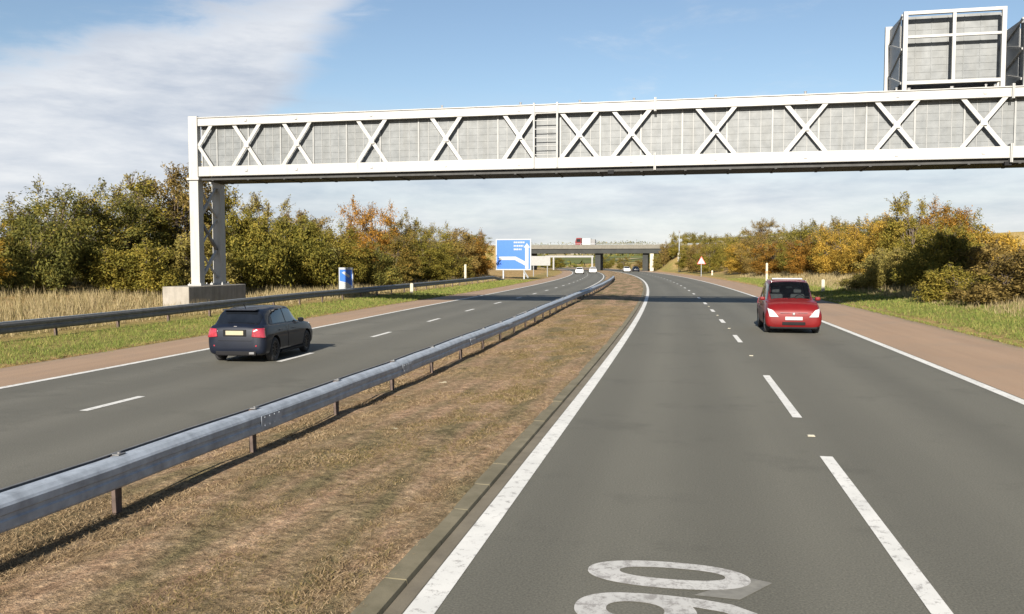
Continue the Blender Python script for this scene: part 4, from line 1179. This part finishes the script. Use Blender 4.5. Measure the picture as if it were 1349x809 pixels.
RIGHT = [
 (14.9,63.2,3.6,4.8,'dense','grey','grey-green bush at the left end of the gantry shadow beside the darkest bush'),
 (16.4,58.0,4.6,5.6,'dense','olive','large dark shaded bush in the shadow of the gantry boards on the right'),
 (18.8,56.5,3.7,4.6,'bush1','brown','shaded bush at the right end of the gantry shadow'),
 (13.9,66.5,3.2,4.4,'bush2','grey','sunlit grey-green bush left of the shaded bushes beside the short white post'),
 (13.9,46.5,2.3,3.8,'bush1','olive','low sunlit olive bush right of the shaded bush'),
 (14.7,42.8,2.9,4.4,'bush2','brown','low brown bush in dry grass near the right edge of the photo'),
 (16.6,41.5,3.5,4.8,'bush1','brown','brown-green scrub bush cut by the right edge of the photo'),
 (18.9,43.0,4.0,5.2,'dense','olive','olive scrub behind the low brown bush at the right edge'),
 (21.5,54.0,3.4,5.0,'bush1','brown','brown scrub behind the shaded bushes towards the right edge'),
 (18.3,74.0,8.3,4.2,'tall','olive','tall pointed olive tree above the shaded bushes, tallest on the right'),
 (21.3,76.0,7.6,5.2,'tree1','orange','orange tree right of the tall pointed olive tree'),
 (18.6,68.0,5.6,5.0,'tree3','olive','olive tree right behind the large shaded bush'),
 (22.4,69.0,5.0,5.0,'bush1','yellow','yellow-olive bush at the right end of the tall trees'),
 (16.6,79.0,6.3,5.2,'tree3','yellow','golden tree left of the tall pointed olive tree'),
 (15.2,86.0,6.3,5.2,'tree1','yellow','bright yellow tree in the middle of the right-hand thicket'),
 (18.6,90.0,7.0,5.0,'tree2','olive','olive tree top behind the bright yellow tree'),
 (14.6,95.0,6.0,5.2,'tree3','yellow','yellow-orange tree left of the bright yellow tree'),
 (14.6,103.0,7.6,4.4,'tall','dark','dark slender tree standing above the yellow trees on the right'),
 (12.2,104.0,5.2,5.2,'tree1','orange','orange tree behind the roof of the red car'),
 (12.8,112.0,7.3,5.4,'tree3','olive','olive tree left of the dark slender tree'),
 (9.9,118.0,5.2,5.0,'tree2','orange','small orange tree behind the tall post with the orange band'),
 (11.8,124.0,7.0,5.4,'tree1','grey','grey-green tree behind the small orange tree'),
 (9.0,133.0,6.3,5.4,'tree3','brown','brownish tree left of the tall post with the orange band'),
 (7.4,142.0,5.8,5.2,'tree2','yellow','yellow tree between the triangle sign and the tall banded post'),
 (8.4,152.0,7.6,6.0,'tree1','olive','olive tree behind the triangle sign'),
 (5.0,166.0,6.4,5.6,'tree3','olive','far olive tree left of the triangle sign'),
 (3.2,180.0,6.4,5.8,'tree2','brown','far brown-green tree near the slim grey pole'),
 (1.4,196.0,6.4,6.0,'tree1','olive','farthest olive tree beside the slim grey pole'),
]
for X, Y, top, w, sh, kind, lab in RIGHT:
    if 78 < Y < 160: X += 1.8; top += .3
    z = gh(X, Y)-.1
    isb = any(k in lab for k in ('bush ', 'scrub')) and 'tree' not in lab.split(' ')[:5]
    tree(X, Y, z, top-z, w, sh, kind, lab, GR, 'bush' if isb else 'tree', 'bush' if isb else 'tree')
for i, (X, Y) in enumerate([(24,84),(21,98),(19,110),(16,128),(14,144),(11,172),(9,190),(27,78),(28,66)]):
    z = gh(X, Y)-.1; tree(X, Y, z, 6.0+random.uniform(-.4,.4) if i < 7 else 2.6, 6.6, ('tree1','tree3','tree2')[i%3], ('olive','dark','grey')[i%3], 'tree filling the back row of the right thicket behind the named trees', GR)
FAR = [(-62,252,6.5,9),(-70,262,7,10),(-52,268,6,8),(-46,300,5,8),(-27,292,5.2,7),(-20,286,4.6,5.0),(-15,300,3.6,6),(-6,262,7.2,8),(3,256,9,9),(12,262,9,10),(22,250,9,10),(34,262,9.5,11),(-84,256,7,10),(-58,222,6.5,8),(-66,214,6.5,8),(-75,206,7,8), (8,226,7.5,8),(16,216,7,8)]
FAR += [(-5,236,6.6,4),(-1.5,231,6.8,5),(2,224,6.5,6),(-7,234,4.2,3)]
for i, (X, Y, h, w) in enumerate(FAR):
    tree(X, Y, 0 if Y > 275 else min(gh(X, Y), 6), h, w, ('tree1','tree3','tree2')[i%3], ('olive','grey','brown','olive')[i%4], 'small distant tree around the overbridge embankments', 'distant trees around the overbridge')

for i in range(9):
    X, Y = 84+i*7+random.uniform(-1.5,1.5), 196+random.uniform(-6,6)
    tree(X, Y, gh(X, Y), random.uniform(2.2,3.4), 6.5, ('bush1','bush2')[i%2], ('dark','brown')[i%3 == 0], 'dark hedge bush along the pale field beyond the right thicket', 'hedge bushes along the pale field', 'hedge_bush', 'hedge')
# ------------------------------------------------------------------ grasses (uncountable)
def blade_field(name, n, ufun, yfun, hfun, wfun, lean, mat, zfun, label, bunch=4, spread=.035):
    r = np.random.default_rng(len(name)*13+n)
    nb = n//bunch
    Yb = yfun(r, nb); ub = ufun(r, nb, Yb)
    Y = np.repeat(Yb, bunch)+r.normal(0,spread,nb*bunch); u = np.repeat(ub, bunch)+r.normal(0,spread,nb*bunch)
    X = pos(u, Y); z = zfun(u, Y)
    h = hfun(r, len(u), u, Y); w = wfun(r, len(u), Y); a = r.uniform(0, 2*PI, len(u))
    d = np.stack([np.cos(a), np.sin(a), np.zeros(len(u))], 1)
    b = np.stack([X, Y, z-.01], 1); ln = r.normal(0, lean, (len(u),2))
    t = b+np.stack([ln[:,0]*h, ln[:,1]*h, h], 1)
    V = np.stack([b-d*w[:,None], b+d*w[:,None], t], 1).reshape(-1,3)
    me = tris_mesh(name, V); o = link_mesh(name, me, M[mat]); tag(o, label, 'grass', kind='stuff'); return o
ygen = lambda y0, y1, p=1.6: (lambda r, n: y0+(y1-y0)*r.uniform(0,1,n)**p)
urange = lambda a, b: (lambda r, n, Y: r.uniform(a, b, n))
def mzz(u, Y): return np.interp(u, [-6.2,-6.05,-5.6,-4.2,-2.4,-2.1], [-0.02,0.03,0.085,0.12,0.06,0.03])
hz = lambda u, Y: height(u, Y)
def tallh(r, n, u, Y):
    patch = .72+.30*np.sin(u*1.1+Y*.35)*np.sin(Y*.21+1.3)+.18*np.sin(u*2.9-Y*.8)
    return r.uniform(.25,.95,n)*np.interp(-u, [19.6,21,24,31], [.35,.7,1.0,1.0])*np.clip(patch,.3,1.2)*.82
blade_field('tall_dry_grass', 60000, urange(-32,-20.2), ygen(18,112), tallh, lambda r, n, Y: r.uniform(.008,.022,n)*np.clip(Y/40,.8,2.2), .22, 'straw', hz, 'tall pale straw-coloured grass behind the left verge barrier')
blade_field('short_verge_grass', 46000, urange(-19.3,-15.5), ygen(12,110,1.9), lambda r, n, u, Y: r.uniform(.04,.16,n), lambda r, n, Y: r.uniform(.006,.014,n)*np.clip(Y/30,.8,2.5), .5, 'green_blade', hz, 'short patchy grass strip between the left hard shoulder and the verge barrier')
blade_field('mown_verge_grass', 60000, urange(9.9,15.0), ygen(20,120,2.0), lambda r, n, u, Y: r.uniform(.04,.17,n), lambda r, n, Y: r.uniform(.006,.014,n)*np.clip(Y/30,.8,2.5), .5, 'green_blade', hz, 'mown green grass on the right verge beside the red hard shoulder')
blade_field('rough_dry_grass', 34000, urange(12.6,22), ygen(28,130,1.6), lambda r, n, u, Y: r.uniform(.2,.65,n)*np.interp(u,[12.6,14.5,18],[.4,.9,1.1]), lambda r, n, Y: r.uniform(.008,.02,n)*np.clip(Y/40,.8,2.2), .25, 'straw', hz, 'rough straw-coloured grass at the foot of the bushes on the right')
def ustripe(r, n, Y):
    return r.uniform(-5.95,-2.2,n)
blade_field('dead_reserve_grass', 280000, ustripe, ygen(3.5,45,1.9), lambda r, n, u, Y: r.uniform(.004,.032,n), lambda r, n, Y: r.uniform(.003,.008,n)*np.clip(Y/10,.8,3), 1.6, 'dead_blade', mzz, 'dead brown grass and leaf litter on the central reserve', 22, .05)
blade_field('mossy_reserve_grass', 70000, lambda r, n, Y: np.clip(r.normal(-3.3,.45,n)+.25*np.sin(Y*.6),-5.9,-2.2), ygen(3.5,42,1.7), lambda r, n, u, Y: r.uniform(.005,.036,n), lambda r, n, Y: r.uniform(.003,.008,n)*np.clip(Y/10,.8,3), 1.2, 'moss_blade', mzz, 'mossy olive grass streaks along the middle of the central reserve', 14, .06)

blade_field('edge_weeds', 9000, lambda r, n, Y: np.where(r.uniform(0,1,n) < .6, 9.75-np.abs(r.normal(0,.16,n)), -15.55+np.abs(r.normal(0,.14,n))), ygen(12,90,1.6), lambda r, n, u, Y: r.uniform(.03,.12,n), lambda r, n, Y: r.uniform(.006,.013,n)*np.clip(Y/30,.8,2.5), .5, 'green_blade', lambda u, Y: np.zeros(len(u)), 'weeds and grass creeping over the outer edges of the red hard shoulders')
for X, Y, sc, lab in ((-4.42, 15.2, .065, 'pale flattened scrap of litter on the brown reserve near the barrier'), (-3.9, 10.9, .025, 'tiny crumpled white scrap on the brown reserve closer to the camera')):
    bm = bmesh.new(); bmesh.ops.create_icosphere(bm, subdivisions=3, radius=1)
    for v in bm.verts:
        k = 1+.35*math.sin(v.co.x*7+v.co.y*5)+.25*math.sin(v.co.z*9-v.co.x*6); v.co = Vector((v.co.x*sc*k*1.5, v.co.y*sc*k, v.co.z*sc*.28*k+.10+sc*.2))
    me = bpy.data.meshes.new('litter'); bm.to_mesh(me); bm.free(); o = link_mesh('litter', me, M['litter']); o.location = (X, Y, 0); tag(o, lab, 'litter', kind='thing')
# ------------------------------------------------------------------ far hills and woods
def hillz(a, R_):
    rad = [420, 520, 650, 800, 1000, 1250, 1500, 1800, 2300]; hh = [-3, 2, 5, 9, 14, 23, 34, 41, 30]
    h = float(np.interp(R_, rad, hh)); k = R_/180.0
    bump = .18*math.sin(a*9+k*.7)+.12*math.sin(a*23+k*.5)+.05*math.sin(a*61)
    return h*(1.0+.30*math.exp(-((math.degrees(a)-8)/9)**2)+bump*.8) if h > 0 else h
def hills():
    az = np.linspace(math.radians(-75), math.radians(60), 160); rad = np.concatenate([np.arange(420, 1000, 60), np.arange(1000, 2301, 100)])
    V = [(R_*math.sin(a), R_*math.cos(a), hillz(a, R_)) for R_ in rad for a in az]
    n = len(az)
    F = [(r*n+i, r*n+i+1, (r+1)*n+i+1, (r+1)*n+i) for r in range(len(rad)-1) for i in range(n-1)]
    me = bpy.data.meshes.new('hills'); me.from_pydata(V, [], F); me.polygons.foreach_set('use_smooth', [True]*len(F))
    o = link_mesh('hills', me, M['hill']); o['kind'] = 'structure'; return o
hl = hills()
# woods on the skyline: leaf clumps over the far ground, one mass
def woods():
    r = np.random.default_rng(77); P = []
    for R_, zb, cnt, a0, a1, hgt in ((430,-1,90,-40,20,6),(700,12,140,-40,30,6),(1020,33,240,-40,30,8),(1480,52,320,-42,32,9)):
        for k in range(cnt):
            a = math.radians(r.uniform(a0, a1))
            if math.sin(a*31+R_)+math.sin(a*13+R_*.3) < -.1: continue
            m = 40
            c = np.array([R_*math.sin(a), R_*math.cos(a), hillz(a, R_)+hgt*.15+r.uniform(-1,1)])
            P.append(c+r.normal(size=(m,3))*np.array([hgt*1.3,hgt*.8,hgt*.30]))
    P = np.concatenate(P); N = r.normal(size=(len(P),3)); N /= np.linalg.norm(N,axis=1)[:,None]
    me = quads_mesh('far_woods', leaf_quads(P, N, 1.7, r)); o = link_mesh('far_woods', me, M['leaf_dark'])
    tag(o, 'dark broken lines of woodland on the far hills', 'woodland', kind='stuff')
woods()
fb = [(-150,840,26,9,6.5),(-104,860,20,9,6),(-62,880,22,9,7)]
for i, (X, Y, L_, D_, H_) in enumerate(fb):
    r = empty('far_building', (X, Y, hillz(math.atan2(X, Y), math.hypot(X, Y))+.3)); tag(r, 'small pale shed on the far hillside behind the overbridge', 'building', 'pale sheds on the far hill')
    b = MB(); b.box(-L_/2,L_/2,0,D_,-4,H_*.7); b.build('wall', M['post_white'], r)
    b = MB(); b.poly([(-L_/2-.3,-.4,H_*.7),(-L_/2-.3,D_+.4,H_*.7),(-L_/2-.3,D_/2,H_)], (L_+.6,0,0)); b.build('roof', M['sign_white'], r)

# ------------------------------------------------------------------ sky, sun
SUN_EL, SUN_AZ = math.radians(24.5), math.radians(1.2)     # sun behind the viewer, a touch to the left
wd = bpy.data.worlds.new('World'); S.world = wd; wd.use_nodes = True
nt = wd.node_tree; nt.nodes.clear()
def wn(t, **kw):
    n = nt.nodes.new(t)
    for k, v in kw.items(): setattr(n, k, v)
    return n
def wl(a, b): nt.links.new(a, b)
def wm(op, a, b=0.0, c=0.0, clamp=False):
    n = wn('ShaderNodeMath', operation=op); n.use_clamp = clamp
    for s_, v in zip(n.inputs, (a, b, c)):
        if isinstance(v, (int, float)): s_.default_value = v
        else: wl(v, s_)
    return n.outputs[0]
def wsm(x, a, b):
    n = wn('ShaderNodeMapRange', interpolation_type='SMOOTHERSTEP'); wl(x, n.inputs[0])
    n.inputs[1].default_value = a; n.inputs[2].default_value = b; n.inputs[3].default_value = 0; n.inputs[4].default_value = 1
    return n.outputs[0]
sky = wn('ShaderNodeTexSky', sky_type='NISHITA'); sky.sun_disc = False
sky.sun_elevation = SUN_EL; sky.sun_rotation = PI + SUN_AZ
sky.air_density = 1.0; sky.dust_density = 0.6; sky.ozone_density = 1.3; sky.altitude = 60
tc = wn('ShaderNodeTexCoord'); sp = wn('ShaderNodeSeparateXYZ'); wl(tc.outputs['Generated'], sp.inputs[0])
azd = wm('MULTIPLY', wm('ARCTAN2', sp.outputs[0], sp.outputs[1]), 180/PI)
eld = wm('MULTIPLY', wm('ARCSINE', sp.outputs[2]), 180/PI)
def wnoise(scale, detail=6, rough=.6, stretch=(1,1,1), dist=0.0):
    mp = wn('ShaderNodeMapping'); mp.inputs['Scale'].default_value = stretch
    wl(tc.outputs['Generated'], mp.inputs[0])
    n = wn('ShaderNodeTexNoise'); wl(mp.outputs[0], n.inputs['Vector'])
    n.inputs['Scale'].default_value = scale; n.inputs['Detail'].default_value = detail; n.inputs['Roughness'].default_value = rough; n.inputs['Distortion'].default_value = dist
    return n.outputs['Fac']
n1 = wnoise(5, 7, .62, (1,1,3.5), .3); n2 = wnoise(14, 6, .6, (1,1,5), .2); n3 = wnoise(3, 5, .55, (1,1,6))
wob = wm('ADD', wm('MULTIPLY', wm('SUBTRACT', n1, .5), 7.0), wm('MULTIPLY', wm('SUBTRACT', n2, .5), 3.0))
# upper edge of the big cloud: rises to the right
upper = wm('SUBTRACT', wm('ADD', 12.6, wm('MULTIPLY', wm('ADD', azd, 43), .34)), wm('ADD', eld, wob))
right = wm('SUBTRACT', wm('SUBTRACT', wm('MULTIPLY', wm('SUBTRACT', eld, 17.0), .85), azd), wm('ADD', 20.5, wm('MULTIPLY', wob, .8)))
# clip keeps the far left azimuths cloudy
big = wm('MULTIPLY', wsm(upper, -1.2, 2.6), wsm(right, -1.0, 3.5))
low = wsm(wm('ADD', eld, wm('MULTIPLY', wob, .7)), 12.5, 3.5)
low = wm('MULTIPLY', low, wm('ADD', .66, wm('MULTIPLY', n3, .5)), clamp=True)
wisp = wm('MULTIPLY', wsm(n1, .56, .78), .30)
cl = wm('MAXIMUM', wm('MAXIMUM', wm('MULTIPLY', big, .93), wm('MULTIPLY', low, .9)), wisp)
cr = wn('ShaderNodeValToRGB'); wl(wm('ADD', wm('MULTIPLY', n1, .6), wm('MULTIPLY', n2, .4)), cr.inputs[0])
e = cr.color_ramp.elements; e[0].position = .33; e[0].color = (4.1,4.55,5.35,1); e[1].position = .66; e[1].color = (7.0,7.1,7.3,1)
mx = wn('ShaderNodeMix', data_type='RGBA'); wl(cl, mx.inputs[0]); wl(sky.outputs[0], mx.inputs[6]); wl(cr.outputs[0], mx.inputs[7])
bg = wn('ShaderNodeBackground'); bg.inputs[1].default_value = 0.05; wl(mx.outputs[2], bg.inputs[0])
wo = wn('ShaderNodeOutputWorld'); wl(bg.outputs[0], wo.inputs[0])

sd = bpy.data.lights.new('Sun', 'SUN'); sd.energy = 5.0; sd.angle = math.radians(.5); sd.color = (1.0,.92,.80)
so = bpy.data.objects.new('sun_lamp', sd); COL.objects.link(so)
dirv = Vector((math.sin(SUN_AZ)*math.cos(SUN_EL), math.cos(SUN_AZ)*math.cos(SUN_EL), -math.sin(SUN_EL)))
so.rotation_euler = dirv.to_track_quat('-Z', 'Y').to_euler(); so.location = (0, -20, 30)

# ------------------------------------------------------------------ camera
cd = bpy.data.cameras.new('Camera'); cam = bpy.data.objects.new('Camera', cd); COL.objects.link(cam)
cam.location = (0, 0, 2.4)
ph = math.atan(58.5/1100); th = math.atan(225.5/1100*math.cos(ph))
cam.rotation_euler = (PI/2-ph, 0, th)
cd.sensor_width = 36; cd.lens = 1100/1349*36; cd.clip_start = .05; cd.clip_end = 6000
S.camera = cam
S.view_settings.view_transform = 'Standard'; S.view_settings.look = 'None'
S.view_settings.exposure = 1.35; S.view_settings.gamma = 1.0
S.render.film_transparent = False
try:
    S.cycles.max_bounces = 8; S.cycles.diffuse_bounces = 4; S.cycles.glossy_bounces = 2; S.cycles.transmission_bounces = 3
except Exception: pass
